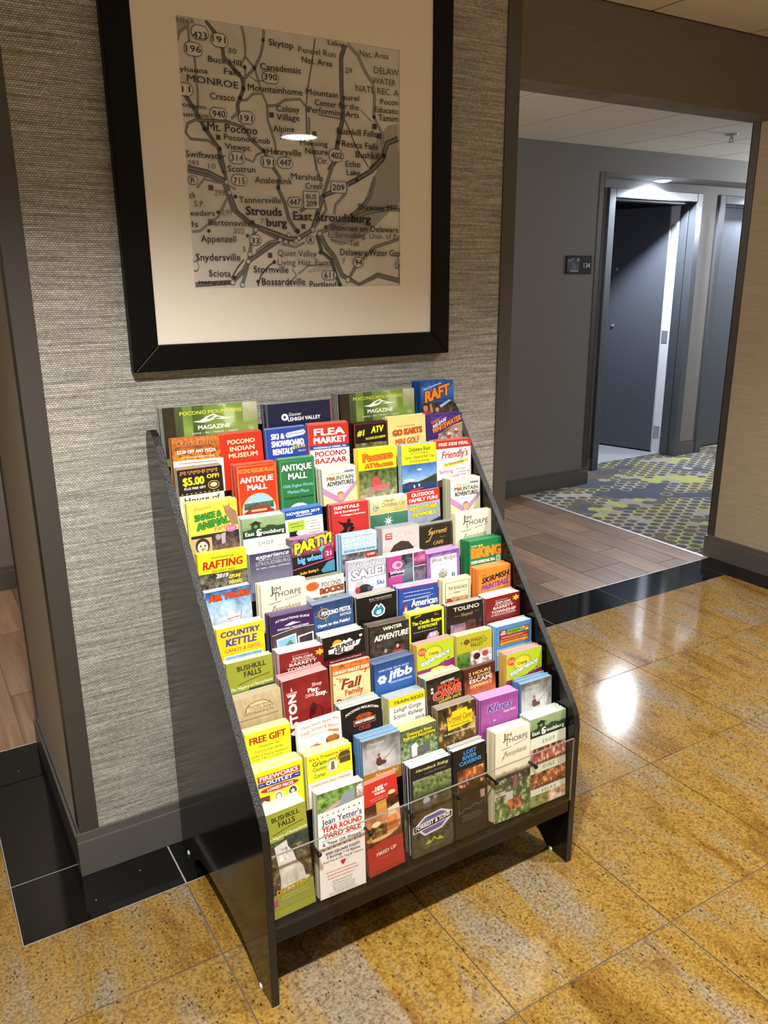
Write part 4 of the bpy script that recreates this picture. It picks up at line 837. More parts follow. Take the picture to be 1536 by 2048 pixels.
def d_pist(p):
    p.P(0, 0, 1, 1.2, ['24406c', '30507c', '1c345c'], .2, 4, 2); p.E(.26, .30, .15, .15, 'b08c44'); p.E(.26, .30, .12, .12, '24406c'); p.L([(.04, .34), (.46, .26)], .016, 'b08c44'); p.L([(.20, .08), (.30, .54)], .016, 'b08c44')
    p.T('POCONO PISTOL', .20, .95, .36, .12, 'eef0f4', 2.2); p.T('RANGE', .66, .95, .48, .085, 'c8ccd8', 1.4); p.T('Open to the Public!', .08, .90, .66, .08, 'f0f0f4', 2.4)
D['pist'] = ('24406c', '2a4470', '8c9cb4', d_pist)
def d_elk(p):
    p.R(0, 0, 1, 2.3, '141210'); p.T('ELK MOUNTAIN', .30, .88, .16, .045, 'd8d8d8', 1); p.T('2019-20 SEASON', .30, .88, .23, .035, 'a8a8a8', .6)
    p.G([(.36, .80), (.34, .62), (.42, .46), (.48, .36), (.54, .46), (.58, .36), (.64, .44), (.70, .60), (.68, .78), (.60, .86), (.46, .88)], 'e8f0f4'); p.G([(.39, .76), (.39, .62), (.45, .50), (.49, .42), (.54, .54), (.58, .42), (.62, .48), (.67, .62), (.64, .76), (.58, .82), (.48, .84)], '2c7c94'); p.G([(.46, .74), (.50, .60), (.53, .68), (.57, .58), (.60, .74), (.53, .80)], 'e8f0f4')
D['elk'] = ('141210', '1c1a18', 'c8c4b8', d_elk)
def d_amer(p):
    p.R(0, 0, 1, 2.3, '28489c'); p.R(0, 0, 1, .03, 'a83034'); p.X(.10, .90, .18, 3, .11, 'c8d0e8', .04, 4); p.L([(.06, .42), (.88, .34)], .008, 'd8dcec'); p.T('American', .30, .98, .62, .20, 'f4f4f8', 2.2); p.T('Candle', .36, .98, .84, .20, 'f4f4f8', 2.2); p.E(.16, .66, .05, .12, 'c04034'); p.E(.16, .68, .028, .08, 'f0e8d8')
D['amer'] = ('28489c', '24408c', 'd8c8dc', d_amer)
def d_rene(p):
    p.R(0, 0, 1, 2.3, 'e8dcb8'); p.L([(.10, 1.4), (.10, .12), (.94, .08), (.94, 1.4)], .022, '3a3428'); p.T('THE RENEGADE', .18, .88, .38, .12, '4a4234', 1); p.T('WINERY', .38, .64, .50, .06, '4a4234', .8); p.L([(.18, .48), (.34, .48)], .01, '4a4234'); p.L([(.68, .46), (.86, .45)], .01, '4a4234'); p.R(.14, .62, .90, 1.3, '8c5440'); p.P(.30, .60, .88, .80, ['b8a080', 'c89054', '6c4c38'], .5, 7, 2); p.E(.24, .80, .16, .14, 'b04030')
D['rene'] = ('e8dcb8', 'd0c49c', 'ece0bc', d_rene)
def d_skir(p):
    p.P(0, 0, 1, 1.2, ['e8882c', 'e08030', 'ec9440'], .15, 5, 3); p.T('PLAY', .12, .26, .25, .07, '4c2444', 1.2); p.T('SKIRMISH', .10, .96, .46, .17, '1c1218', 3.2, .2, .12); p.T('PAINTBALL', .09, .94, .68, .16, '6c348c', 3.2, .2, .10); p.X(.12, .85, .78, 1, .05, '8c4c20', .025)
D['skir'] = ('e08030', 'd87c30', 'ec9c58', d_skir)
def d_bush(p):
    p.R(0, 0, 1, .80, '949a34'); p.T('BUSHKILL', .22, .86, .32, .14, '3c2c20', 2.2, -.12, .03); p.T('FALLS', .36, .74, .53, .15, '3c2c20', 2.4, -.1, .03); p.L([(.22, .66), (.5, .60), (.92, .55)], .018, '5a5420'); p.T('The Niagara of Pennsylvania', .06, .98, .76, .065, 'e8ecd0', .5, .4, .05)
    p.P(0, .80, 1, 2.05, ['4c5438', '4c4434', '54483c', '40362c'], .5, 9, 2, 1, '6c7448'); p.P(.45, .76, 1, 1.0, ['38443a', '2c3a30'], .6, 12, 3)
    p.G([(.22, .92), (.50, .84), (.52, 1.0), (.62, 1.18), (.66, 1.38), (.80, 1.60), (.84, 1.85), (.94, 1.92), (.78, 2.0), (.24, 2.05), (.28, 1.75), (.26, 1.4), (.24, 1.15)], 'd0ccc4'); p.P(.30, 1.0, .50, 1.3, ['b8b8b4', 'dcd8d0'], .4, 9, 4, .4); p.P(.32, 1.45, .66, 1.98, ['dcd8d0', 'c8c4bc', 'e0dcd4'], .25, 6, 5, .4)
    p.G([(0, 2.06), (.3, 2.05), (1, 1.96), (1, 2.4), (0, 2.4)], '8c9438'); p.T('DISCOVER', .16, .84, 2.08, .12, 'd8b828', 1.4, 0, .05, '4a3c1c', 1.2); p.X(.25, .95, 2.14, 2, .06, 'd8dcb0', .02); p.P(0, 2.16, .16, 2.3, ['c84c88', 'a03c6c'], .4, 14, 5)
D['bush'] = ('949a34', 'a4a860', 'dce4c4', d_bush)
def d_barr(p):
    p.R(0, 0, 1, 2.3, '7c1c1c'); C_ = 'ecdcd4'; p.X(.26, .74, .17, 1, .05, 'c09a90', .05); p.T('EXPLORE', .28, .72, .29, .068, C_, 2); p.T('THE VILLAGES OF', .24, .76, .36, .04, C_, 1); p.T('BARRETT', .20, .80, .485, .088, C_, 2); p.T('TOWNSHIP', .14, .88, .635, .092, C_, 2); p.T('IN THE POCONO MOUNTAINS', .14, .88, .69, .035, C_, 1)
    p.S(.88, .20, .12, 'e8cc2c', 6, .5); p.T('MAP', .84, .93, .22, .035, '7c5c10', 1)
D['barr'] = ('7c1c1c', '7a2424', 'f0ecea', d_barr)
def d_sun(p):
    p.R(0, 0, 1, 2.3, '161210'); p.E(.34, .28, .12, .13, 'e0a030'); p.G([(.16, .34), (.34, .26), (.44, .29), (.50, .20), (.56, .25), (.64, .18), (.74, .30), (.60, .34)], 'f0ece4'); p.G([(.12, .42), (.92, .30), (.86, .46), (.74, .50), (.72, .58), (.34, .62), (.22, .56), (.12, .55)], 'ece8e0')
    p.T('SUNSET', .28, .84, .46, .12, '1c1814', 4, .15, .06); p.T('HILL', .24, .54, .60, .13, '1c1814', 4, .15); p.T('SHOOTING', .58, .80, .52, .04, '1c1814', 1.4); p.T('RANGE', .58, .74, .58, .04, '1c1814', 1.4); p.E(.92, .18, .04, .045, 'd8d4cc'); p.R(0, .70, 1, .82, '5c1c1c'); p.T('Open to the Public  Photo ID Required', .14, .90, .77, .035, 'e8dcd4', 1)
D['sun'] = ('161210', '2a2624', 'e4e6e0', d_sun)
def d_wint(p):
    p.P(0, 0, 1, 1.3, ['2c2620', '3c342a', '54483a'], .5, 9, 3); p.T('WINTER', .32, .80, .20, .10, 'ece4d0', 3, 0, .02); p.T('ADVENTURE', .10, .97, .50, .16, 'f2ecdc', 2.6, .15, .03); p.E(.38, .72, .06, .07, '2c3448'); p.E(.38, .75, .04, .045, 'c08c74'); p.E(.68, .66, .065, .07, '1c1818'); p.E(.68, .69, .04, .045, 'c89880'); p.G([(.56, .78), (.80, .76), (.84, .95), (.52, .95)], 'b83c3c'); p.G([(.28, .84), (.48, .82), (.5, 1.0), (.26, 1.0)], '34405c')
D['wint'] = ('2c2620', '3a3228', '786c60', d_wint)
def d_cand(p):
    p.R(0, 0, 1, 2.3, 'e8e420'); p.R(.04, .06, .94, 2.2, '1c1814'); p.T('GIFTS CARDS', .16, .34, .17, .045, 'e8e420', 1.2, 0, .2); p.X(.70, .90, .15, 2, .05, 'c8c430', .025); p.T('The Candle Shoppe', .08, .93, .42, .115, 'e8e420', 2.8, 0, .0); p.T("OF THE POCONO'S", .24, .80, .53, .075, 'e8e420', 2.4); p.X(.10, .88, .61, 1, .05, 'b8b4a8', .025)
    p.G([(.48, .78), (.56, .68), (.78, .66), (.84, .74), (.80, 1.0), (.52, 1.0)], 'a898b8'); p.E(.66, .75, .12, .05, 'd8b8cc'); p.R(.60, .68, .62, .76, 'f0e8f0'); p.R(.70, .68, .72, .76, 'f0e8f0'); p.X(.12, .44, .92, 1, .05, 'c8c0b0', .03)
D['cand'] = ('e8e420', 'e4dc30', 'f0ec80', d_cand)
def d_tol(p):
    p.R(0, 0, 1, 2.3, '1c1512'); p.T('TOLINO', .16, .90, .35, .16, 'd8d0c0', 2.2); p.T('Vineyards', .38, .72, .50, .09, '9c8458', .8, .35); p.L([(.18, .47), (.34, .47)], .008, '9c8458'); p.L([(.76, .44), (.90, .43)], .008, '9c8458'); p.P(.08, .66, .94, 1.4, ['8c6c8c', 'b08c9c', 'b87c5c', '6c3c30'], .35, 4, 3); p.P(.5, .62, .96, .88, ['2a1c1c', '6c3c30'], .5, 5, 4)
D['tol'] = ('1c1512', '2c2624', 'c8c0b4', d_tol)
def d_mt(p):
    p.P(0, 0, 1, 1.0, ['c0ac88', 'b8a480', 'b09c78'], .10, 16, 2, .2); p.G([(.22, .58), (.24, .42), (.32, .28), (.48, .22), (.64, .24), (.76, .36), (.82, .52)], '6c5c40'); p.G([(.245, .565), (.26, .43), (.335, .30), (.48, .245), (.63, .265), (.745, .37), (.795, .505)], 'd0bc94'); p.T('Mountain House', .29, .76, .42, .07, '4a3c28', .6, .2); p.T('Country Store', .33, .76, .51, .07, '4a3c28', .6, .2); p.T('SAYLORSBURG, PA', .20, .82, .66, .05, '4a3c28', 1); p.T('www.mountainhousecountrystore.com', .10, .92, .76, .04, '5a4a34', .6)
D['mt'] = ('c0ac88', 'a89878', 'b4a890', d_mt)
def d_east(p):
    p.P(0, 0, 1, 2.2, ['7c1c1a', '8c2420', '641614'], .15, 3, 2); p.T('EASTON', .06, .28, .36, .055, 'e8d8d0', 1.4); p.G([(.15, .28), (.17, .18), (.19, .28)], 'e8d8d0'); p.T('Shop', .62, .84, .31, .085, 'ecdcd8', .8); p.T('Play.', .52, .78, .43, .10, 'f4e8e4', 2.6); p.T('DINE', .46, .66, .54, .08, 'e4c8c0', .5); p.T('Stay.', .68, .94, .56, .10, 'f8f0ec', 3.2)
    v, f, a, b = glyphs('EASTON', 0, 0); sc = 1.05/(b-a); 
    for dx, dy in spread(.012): p.add([(.24-y*.16/CAP+dx, 1.42+dy-(x-a)*sc) for x, y in v], f, 'f0e8e4')
    p.E(.66, .92, .16, .17, '4c100e'); p.E(.66, .92, .14, .15, '801e1c'); p.G([(.54, .74), (.62, .66), (.70, .76), (.64, .92), (.5, .98)], '4c100e')
D['east'] = ('7c1c1a', '74282a', 'dcacac', d_east)
def d_fall(p):
    p.P(0, 0, 1, 1.2, ['ecd4a4', 'e4c890'], .06, 4, 2); p.P(0, 0, 1, .12, ['c04c1c', 'd87c24'], .6, 9, 4)
    for i in range(16): rn = random.Random(i+50); p.S(rn.choice([rn.uniform(.02, .2), rn.uniform(.7, .98)]), rn.uniform(.05, .5), .035, rn.choice(['b0441c', 'd07c2c', '8c2c18']), 5, .6)
    p.R(0, .11, 1, .27, 'd8702c'); p.T('LEHIGH VALLEY ZOO', .02, .97, .235, .08, 'fff8ec', 2.6); p.T('Your', .14, .36, .43, .075, '8c4c24', 1.2); p.T('Fall', .20, .76, .68, .26, '7c2c1c', 2.2, .25); p.T('Family', .30, .80, .84, .13, 'b8482c', 2.6); p.T('Destination', .08, .92, 1.02, .12, '6c2018', 2.4)
D['fall'] = ('ecd4a4', 'c8884c', 'f0b0a0', d_fall)
def d_jfbb(p):
    p.P(0, 0, 1, 1.1, ['24447c', '3060a8', '2c5490'], .08, 3, 2); p.T('WINTER 2019-2020', .10, .86, .24, .05, 'c8d8ec', .8); p.T('jfbb', .32, .94, .50, .22, 'f4f8fc', 3.4, .15, .02)
    for k in range(6): a = k*math.pi/3; p.E(.18+.07*math.cos(a), .45+.07*math.sin(a), .045, .045, 'f4f8fc')
    p.T('JACK FROST AND BIG BOULDER', .36, .92, .60, .04, 'dce8f4', 1); p.S(.60, .88, .16, 'a8c4dc', 10, .12)
D['jfbb'] = ('24447c', '24406c', '6c7c98', d_jfbb)
def d_cray(p):
    p.R(0, 0, 1, .68, 'b4c828'); p.S(.14, .20, .13, 'd0482c', 14, .75); p.T('BRAND NEW', .06, .22, .19, .03, 'f8e8d8', 1); p.T('ATTRACTIONS', .05, .23, .24, .03, 'f8e8d8', 1)
    p.E(.44, .30, .25, .20, '3c7c3c'); p.E(.44, .30, .235, .185, 'e8c42c'); p.E(.44, .30, .19, .14, 'b4c828'); p.E(.44, .30, .175, .125, 'f0d438'); p.T('Crayola', .31, .58, .34, .085, '2a5a34', 2.2); p.T('experience', .10, .88, .60, .15, 'e8ecdc', 2.4, .1, .22, '507c80', 1.6); p.T('Easton, PA', .62, .88, .66, .055, '34441c', 1.4, 0, .4); p.R(0, .68, 1, 1.3, '84286c'); p.G([(0, .70), (.5, .66), (.8, .60), (1, .56), (1, .7)], '84286c'); p.E(.55, .74, .2, .05, 'c8d848')
D['cray'] = ('84286c', 'c89c34', 'c4a4a0', d_cray)
def d_leh(p):
    p.R(0, 0, 1, .52, 'b8b02c'); p.T('LEHIGH', .34, .72, .27, .11, '3c3c28', 1.4); p.T('VALLEY', .38, .74, .42, .12, '3c3c28', 1.2); p.T('THE', .72, .80, .18, .04, '3c3c28', .6); p.E(.27, .23, .07, .08, '3c3c28'); p.G([(.24, .17), (.24, .28), (.31, .26), (.31, .19)], 'b83c34'); p.L([(.12, .23), (.22, .23)], .012, '3c3c28'); p.L([(.12, .18), (.12, .28)], .012, '3c3c28'); p.E(.80, .28, .05, .06, '3c3c28'); p.E(.80, .28, .035, .045, 'b8b02c')
    p.P(0, .52, .38, 1.2, ['6c9440', '3c6428', '8cac58'], .7, 12, 3); p.P(.38, .52, 1, 1.2, ['c8b0b0', 'e0d4d4', '8c5c5c'], .6, 7, 2); p.E(.56, .66, .10, .08, '4c1c1c'); p.E(.80, .64, .09, .07, '9c4c44')
D['leh'] = ('e0d4d4', 'c0b060', 'f0e8b8', d_leh)
def d_loc(p):
    p.R(0, 0, 1, 2.3, '4c84b8'); p.R(.09, .16, .92, .72, '2c2c34'); p.R(.11, .18, .28, .36, 'b83030'); p.T('THE', .15, .25, .24, .04, 'fff', 1.4); p.T('LOC', .13, .27, .33, .07, 'ffffff', 2.6); p.R(.30, .18, .70, .36, '84a840'); p.T('OUTDOOR', .33, .67, .30, .07, '1c2c14', 2.8); p.T('CENTER', .42, .60, .345, .03, '1c2c14', .8)
    for i, c in enumerate(('e0a030', 'c84c30', '4c8cc0', 'd8c83c')): p.R(.71+.11*(i % 2), .18+.09*(i//2), .81+.10*(i % 2), .265+.09*(i//2), c)
    p.R(.11, .38, .90, .48, 'a83c2c'); p.R(.11, .50, .90, .58, 'd06c2c'); p.R(.11, .60, .90, .70, 'e09c34')
    for v in (.445, .555, .665): p.X(.16, .86, v, 1, .05, 'f4e4c8' if v < .5 else '4c2c14', .035)
    p.R(0, .78, 1, 2.3, 'a0b4c0')
D['loc'] = ('4c84b8', '5c90b8', 'd8e8f4', d_loc)
def d_gift(p):
    p.R(0, 0, 1, 2.3, 'e8e228'); p.T('FREE GIFT', .08, .90, .32, .17, 'a02c1c', 3.2, 0, .02); p.T('Choose your own', .28, .74, .43, .055, '4a3c14', .8); p.T('From our Free Gift Bar', .20, .82, .53, .055, '4a3c14', .8); p.T('CLOSEOUT Shopping Headquarters', .05, .95, .63, .05, '4a3c14', .8); p.T("DON'T BUY IT NEW", .12, .80, .70, .04, '4a3c14', .8); p.T('ODD  LOT', .06, .94, .90, .15, '3c3464', 3.2)
D['gift'] = ('e8e228', 'd8d434', 'f2eca0', d_gift)
def d_pie(p):
    p.P(0, 0, 1, 2.2, ['ecebe6', 'e8e6e0'], .01, 3, 2); p.A('Oven Fresh Apple Pie!', .10, .95, .18, .07, 'a0442c', .02, .6, 0, .03); p.A('Village Farmer & Bakery', .06, .94, .34, .075, 'a0442c', .06, .6, 0, .0); p.T('Come watch us make', .14, .72, .40, .05, 'b87454', .4, .1, .06)
    p.E(.42, .68, .13, .09, 'c07c44'); p.E(.42, .67, .11, .07, 'a85c2c'); p.E(.78, .58, .16, .10, '8c4824'); p.E(.78, .56, .13, .07, 'b06c34'); p.G([(.70, .34), (.94, .40), (.93, .46), (.70, .40)], 'b88450'); p.G([(.64, .48), (.68, .40), (.78, .40), (.80, .50)], 'd8d8d0'); p.L([(.2, .66), (.3, .60), (.44, .56)], .012, '586c64')
D['pie'] = ('ecebe6', 'd4d0c8', 'f4f4f0', d_pie)
def d_har(p):
    p.R(0, 0, 1, 2.3, '14100e'); p.A('POCONO MOUNTAIN', .10, .92, .30, .075, 'f0ece8', .09, 2, 0, .0); p.G([(.34, .42), (.44, .34), (.66, .34), (.76, .42), (.70, .50), (.40, .50)], 'c85020'); p.G([(.37, .42), (.45, .36), (.65, .36), (.73, .42), (.68, .48), (.42, .48)], '1c1614'); p.T('MOTOR', .41, .70, .46, .08, 'd86428', 2.6); p.R(.28, .50, .84, .68, 'c85020'); p.R(.30, .515, .82, .665, '1c1614'); p.T('HARLEY-DAVIDSON', .32, .80, .63, .09, 'f0e8e0', 2.6); p.T('CYCLES', .40, .70, .80, .09, 'b83420', 2.6)
D['har'] = ('14100e', '34302e', 'c8ccc4', d_har)
def d_train(p):
    p.R(0, 0, 1, 2.3, 'ece8e0'); p.R(0, 0, 1, .24, 'd8cc20'); p.T('TRAIN RIDES', .12, .96, .185, .09, '3c3810', 1.8, 0, .0); p.T('Lehigh Gorge', .12, .88, .41, .12, '34302c', .9, .25, .0); p.T('Scenic Railway', .10, .94, .59, .12, '34302c', .9, .25, .0); p.T('2019', .70, .96, .74, .07, '34302c', .8); p.P(0, .78, 1, 1.3, ['d8d4cc', '7c7c78', 'a8a8a4'], .5, 6, 3)
D['train'] = ('ece8e0', 'c8c070', 'a8b4bc', d_train)
def d_penn(p):
    p.P(0, 0, 1, 1.3, ['1c1612', '34281e', '5c5044'], .4, 5, 2); p.T('HISTORIC', .40, .80, .27, .08, 'ece4d8', 1.6, 0, .04); p.T("PENN'S", .30, .94, .48, .16, 'd8482c', 3.4, 0, .06, '2a0c08', 1.2); p.T('CAVE', .16, .96, .76, .24, 'c83c24', 3.8, 0, .06, 'e8b08c', .8); p.T('wildlife park', .30, .96, .86, .09, 'd8cc3c', 1.4, .1, .05); p.E(.14, .34, .04, .05, 'c8c8c8'); p.E(.14, .46, .04, .05, 'c8c8c8')
D['penn'] = ('34281e', '5c5048', 'c8ccb0', d_penn)
def d_esc(p):
    p.P(0, 0, 1, 1.2, ['54241c', '3c1812', 'a04c2c', 'd87c40'], .25, 5, 2); 
    for t, a, b, v, h in (('2 HOURS', .14, .86, .30, .12), ('10 + ROOMS', .16, .86, .44, .09), ('ESCAPE', .16, .90, .62, .14), ('EXPERIENCE', .18, .88, .75, .09)): p.T(t, a, b, v, h, 'f4e8dc' if t == 'ESCAPE' else 'e0c474', 2.6)
D['esc'] = ('54241c', '3c2020', '6c4440', d_esc)
def d_fire(p):
    p.R(0, 0, 1, 2.3, 'ece020'); p.R(.06, .16, .94, .36, 'b42c28'); p.T('FIREWORKS', .10, .90, .32, .115, 'f4ece8', 3, 0, .0); p.R(.06, .38, .94, .53, '34408c'); p.T('OUTLET', .22, .78, .50, .095, 'f0ecf0', 3); p.L([(.09, .455), (.17, .455)], .014, 'f0ecf0'); p.L([(.83, .455), (.91, .455)], .014, 'f0ecf0'); p.E(.5, .605, .40, .065, 'b42c28'); p.T('LOWEST PRICES', .24, .78, .635, .06, 'f4ece8', 2)
    p.R(.06, .72, .28, .95, '6c2c1c'); p.G([(.08, .86), (.16, .80), (.26, .86), (.24, .90), (.10, .90)], 'b8c4d4'); p.E(.46, .80, .10, .11, 'd8d4c8'); p.E(.46, .80, .07, .08, '8c7c4c'); p.E(.46, .80, .045, .05, 'ece8dc'); p.E(.76, .78, .10, .11, 'd8d8d8'); p.E(.76, .78, .08, .09, '2c2c30'); p.S(.76, .78, .07, 'c8c8cc', 6, .4)
D['fire'] = ('ece020', 'd8cc30', 'f0ea9c', d_fire)
def d_gram(p):
    p.R(0, 0, 1, .68, 'e8dc20'); p.T("It's a Treasure Hunt", .06, .96, .17, .08, '84401c', 1.6); p.T('at', .24, .30, .23, .04, '3c4c1c', .8); p.T("Gram-ma's", .12, .72, .36, .13, '3c5c2c', 1.6); p.T('Country', .12, .42, .47, .09, '3c5c2c', 1.2); p.T('Corner', .14, .40, .61, .09, '3c5c2c', 1.2); p.E(.56, .45, .13, .15, 'c4b8a0'); p.E(.56, .45, .10, .12, 'e8e0cc'); p.G([(.53, .36), (.59, .36), (.61, .54), (.51, .54)], '74603c')
    p.G([(.70, .22), (.76, .16), (.92, .16), (.96, .22), (.96, .46), (.72, .46)], '54402c'); p.L([(.70, .32), (.96, .30)], .02, 'a88c54'); p.R(0, .68, 1, 2.3, 'ece4dc'); p.T('Country Home Decor * Primitives', .06, .94, .78, .05, 'a04c3c', 1); p.T('Crafts * Antiques * Gifts & More', .08, .92, .88, .05, 'a04c3c', 1)
D['gram'] = ('ece4dc', 'b8b070', 'f2ec9c', d_gram)
def d_cham(p):
    p.P(0, 0, 1, .78, ['6c665e', '8c8c8c', 'b0b0b0', 'c0bebc'], .25, 3, 2); p.T('Chamber', .12, .58, .24, .10, 'c8c4c8', 1, .0); p.T('NATURALLY', .12, .60, .36, .06, 'c8c4c4', .8); p.E(.42, .46, .035, .04, '8c5c4c'); p.G([(.36, .52), (.46, .50), (.50, .58), (.62, .60), (.60, .66), (.40, .68), (.34, .62)], '5c3834'); p.G([(.36, .66), (.56, .74), (.58, .78), (.40, .74)], 'd8d4d0'); p.L([(.48, .60), (.66, .52), (.90, .34)], .010, '383434'); p.R(0, .78, 1, 2.3, 'b87c24'); p.T('Naturally!', .30, .94, .92, .10, 'e8d8b0', 1.4, .3)
D['cham'] = ('8c8c8c', '4a74a0', '88a8c4', d_cham)
def d_drr(p):
    p.P(0, 0, 1, .30, ['5c6848', '4c5c3c'], .4, 8, 2); p.P(0, .30, 1, 1.3, ['3c4c2c', '6c8454', '8c9c78', '34442c'], .8, 13, 3); p.T('Delaware River', .18, .88, .26, .11, 'e0d020', 3, .0, .0, '2c2c18', 1.5); p.T('Railroad Excursions', .08, .96, .40, .11, 'e0d020', 3, 0, 0, '2c2c18', 1.5); p.T('2019', .66, .88, .52, .08, 'c8c428', 1.6); p.G([(.28, .58), (.40, .52), (.48, .62), (.44, .86), (.30, .88)], 'd8d8dc'); p.G([(.44, .66), (.8, .60), (.8, .84), (.44, .86)], '5c5c58')
D['drr'] = ('3c4c2c', '8c8c58', 'ece090', d_drr)
def d_cry(p):
    p.P(0, 0, 1, 1.3, ['3c2c18', '54401f', '6c5430', '3a2c1c'], .6, 6, 3, .6, 'a88c54'); p.G([(.22, .22), (.34, .20), (.36, .12), (.76, .10), (.78, .18), (.90, .18), (.90, .52), (.78, .54), (.30, .60), (.24, .60)], 'e0cc1c'); p.T('Crystal Cave', .25, .88, .33, .125, 'a05c1c', 1.1, 0, .0); p.L([(.27, .385), (.88, .375)], .008, '54400c'); p.T('PENNSYLVANIA', .32, .82, .50, .05, '54400c', 1.4); p.T('1st Show Cave in Pennsylvania', .14, .96, .70, .045, 'ece4d4', 1.2)
D['cry'] = ('54401f', '5c4c38', 'a09484', d_cry)
def d_klu(p):
    p.P(0, 0, 1, 1.3, ['944494', 'a0509c', '8c3c8c'], .12, 4, 2); p.T('Klues', .16, .82, .48, .23, '4c3c8c', 2.2, .25, .03, 'd0a8dc', .8); p.T('Escape Room', .60, .92, .57, .06, 'f0dcf0', .8, .3, .05); p.E(.36, .68, .02, .015, 'f8f0f8'); p.X(.3, .7, .76, 1, .05, 'b478b4', .02)
D['klu'] = ('944494', '84407c', 'd4a0cc', d_klu)
def d_yet(p):
    p.P(0, 0, 1, .42, ['5c7c3c', '7c9c4c', '6c8450'], .6, 9, 3); p.G([(.10, .42), (.3, .32), (.5, .26), (.5, .34), (.2, .46)], 'c89ca4'); p.G([(.50, .22), (.58, .12), (.64, .2), (.70, .08), (.80, .10), (.80, .34), (.46, .40)], '8c94a4'); p.P(.84, .04, .98, .32, ['c88c94', 'e8e0e0', 'b46c78'], .9, 16, 2, 3)
    p.G([(0, .44), (1, .34), (1, 2.3), (0, 2.3)], 'ece9e6')
    for k in range(8): p.S(.10+k*.113, .515-.006*k, .030, 'b8342c')
    p.T("Jean Yetter's", .08, .94, .70, .13, '3c4470', 1.2); p.L([(.06, .735), (.96, .72)], .007, '3c4470'); p.T('YEAR ROUND', .08, .94, .86, .11, 'b8341f', 2.6); p.T('YARD SALE', .10, .92, 1.01, .12, 'b8341f', 2.8); p.L([(.06, 1.045), (.94, 1.03)], .007, '3c4470'); p.T('& "New Gift Shoppe"', .08, .94, 1.15, .07, '34386c', 1.2)
    for k in range(8): p.S(.10+k*.113, 1.235-.004*k, .026, 'b8342c')
    p.T('6000 SQUARE FOOT!', .14, .88, 1.35, .055, '34344c', 1.6); p.T('2 Buildings * 10 Rooms', .16, .88, 1.43, .055, '44444c', 1); p.T('Brand New & Olde Trash & Treasures', .08, .94, 1.51, .04, '545454', .6); p.E(.48, 1.58, .03, .03, 'b8242c'); p.E(.53, 1.58, .03, .03, 'b8242c'); p.G([(.452, 1.59), (.505, 1.66), (.558, 1.59)], 'b8242c')
    p.X(.12, .86, 1.73, 3, .065, 'd8988c', .03, 3); p.X(.22, .78, 1.94, 4, .06, '94908c', .028, 5); p.X(.14, .88, 2.18, 1, .05, '84807c', .03, 6)
D['yet'] = ('ece9e6', 'a8a498', 'e4e6dc', d_yet)
def d_gri(p):
    p.R(0, 0, 1, 2.3, 'a82820'); p.R(0, 0, 1, .48, 'c43024'); p.E(.30, .48, .55, .12, 'c43024'); p.T('TAKE', .30, .40, .26, .05, 'f0e0dc', 1); p.T('10%', .40, .62, .26, .12, 'ffffff', 3); p.T('OFF', .64, .74, .21, .055, 'f0e0dc', 1); p.T('YOUR MEAL', .36, .66, .35, .065, 'ffffff', 1.6); p.X(.22, .86, .43, 2, .05, 'ecc8c0', .02)
    p.P(0, .56, 1, 1.0, ['2c1c14', '4c2c1c', '8c5430', 'a8683c'], .4, 6, 3); p.P(0, .90, 1, 1.62, ['a8683c', 'b07444', '7c3c1c', '4a2014'], .25, 5, 4); p.R(.36, .52, .66, .86, 'c08c44'); p.L([(.36, .52), (.66, .52), (.66, .86), (.36, .86), (.36, .52)], .012, '3a2414'); p.T('Grill', .42, .62, .70, .09, 'd8a84c', 1.6); p.E(.82, .42, .10, .06, 'e8d49c'); p.P(.72, .46, .92, .62, ['6c3018', '4c2010'], .3, 6, 2)
    p.G([(.66, .80), (.98, .74), (1, .90), (.70, .98)], 'd8ccb4'); p.E(.40, 1.42, .38, .10, 'd8b078'); p.E(.78, 1.18, .22, .26, 'd0a468'); p.P(.60, 1.0, .92, 1.36, ['d87c34', 'e08c40', 'b85c20'], .5, 18, 5, 1, '9c4818'); p.P(.16, 1.12, .60, 1.42, ['4c3018', '7c4c28', '5a3018'], .5, 11, 6, 1, '8c9440'); p.E(.32, 1.08, .12, .07, 'e0d0a0')
    p.G([(0, 1.62), (.5, 1.54), (1, 1.58), (1, 2.3), (0, 2.3)], 'a82820'); p.T('GET', .24, .46, 1.78, .07, '7c5c54', 1.4); p.T('FIRED UP', .24, .80, 1.90, .09, 'd8ccc0', 2.4, 0, .05); p.X(.30, .72, 2.0, 1, .05, 'c08070', .02)
D['gri'] = ('a82820', '8c2c24', 'e07c70', d_gri)
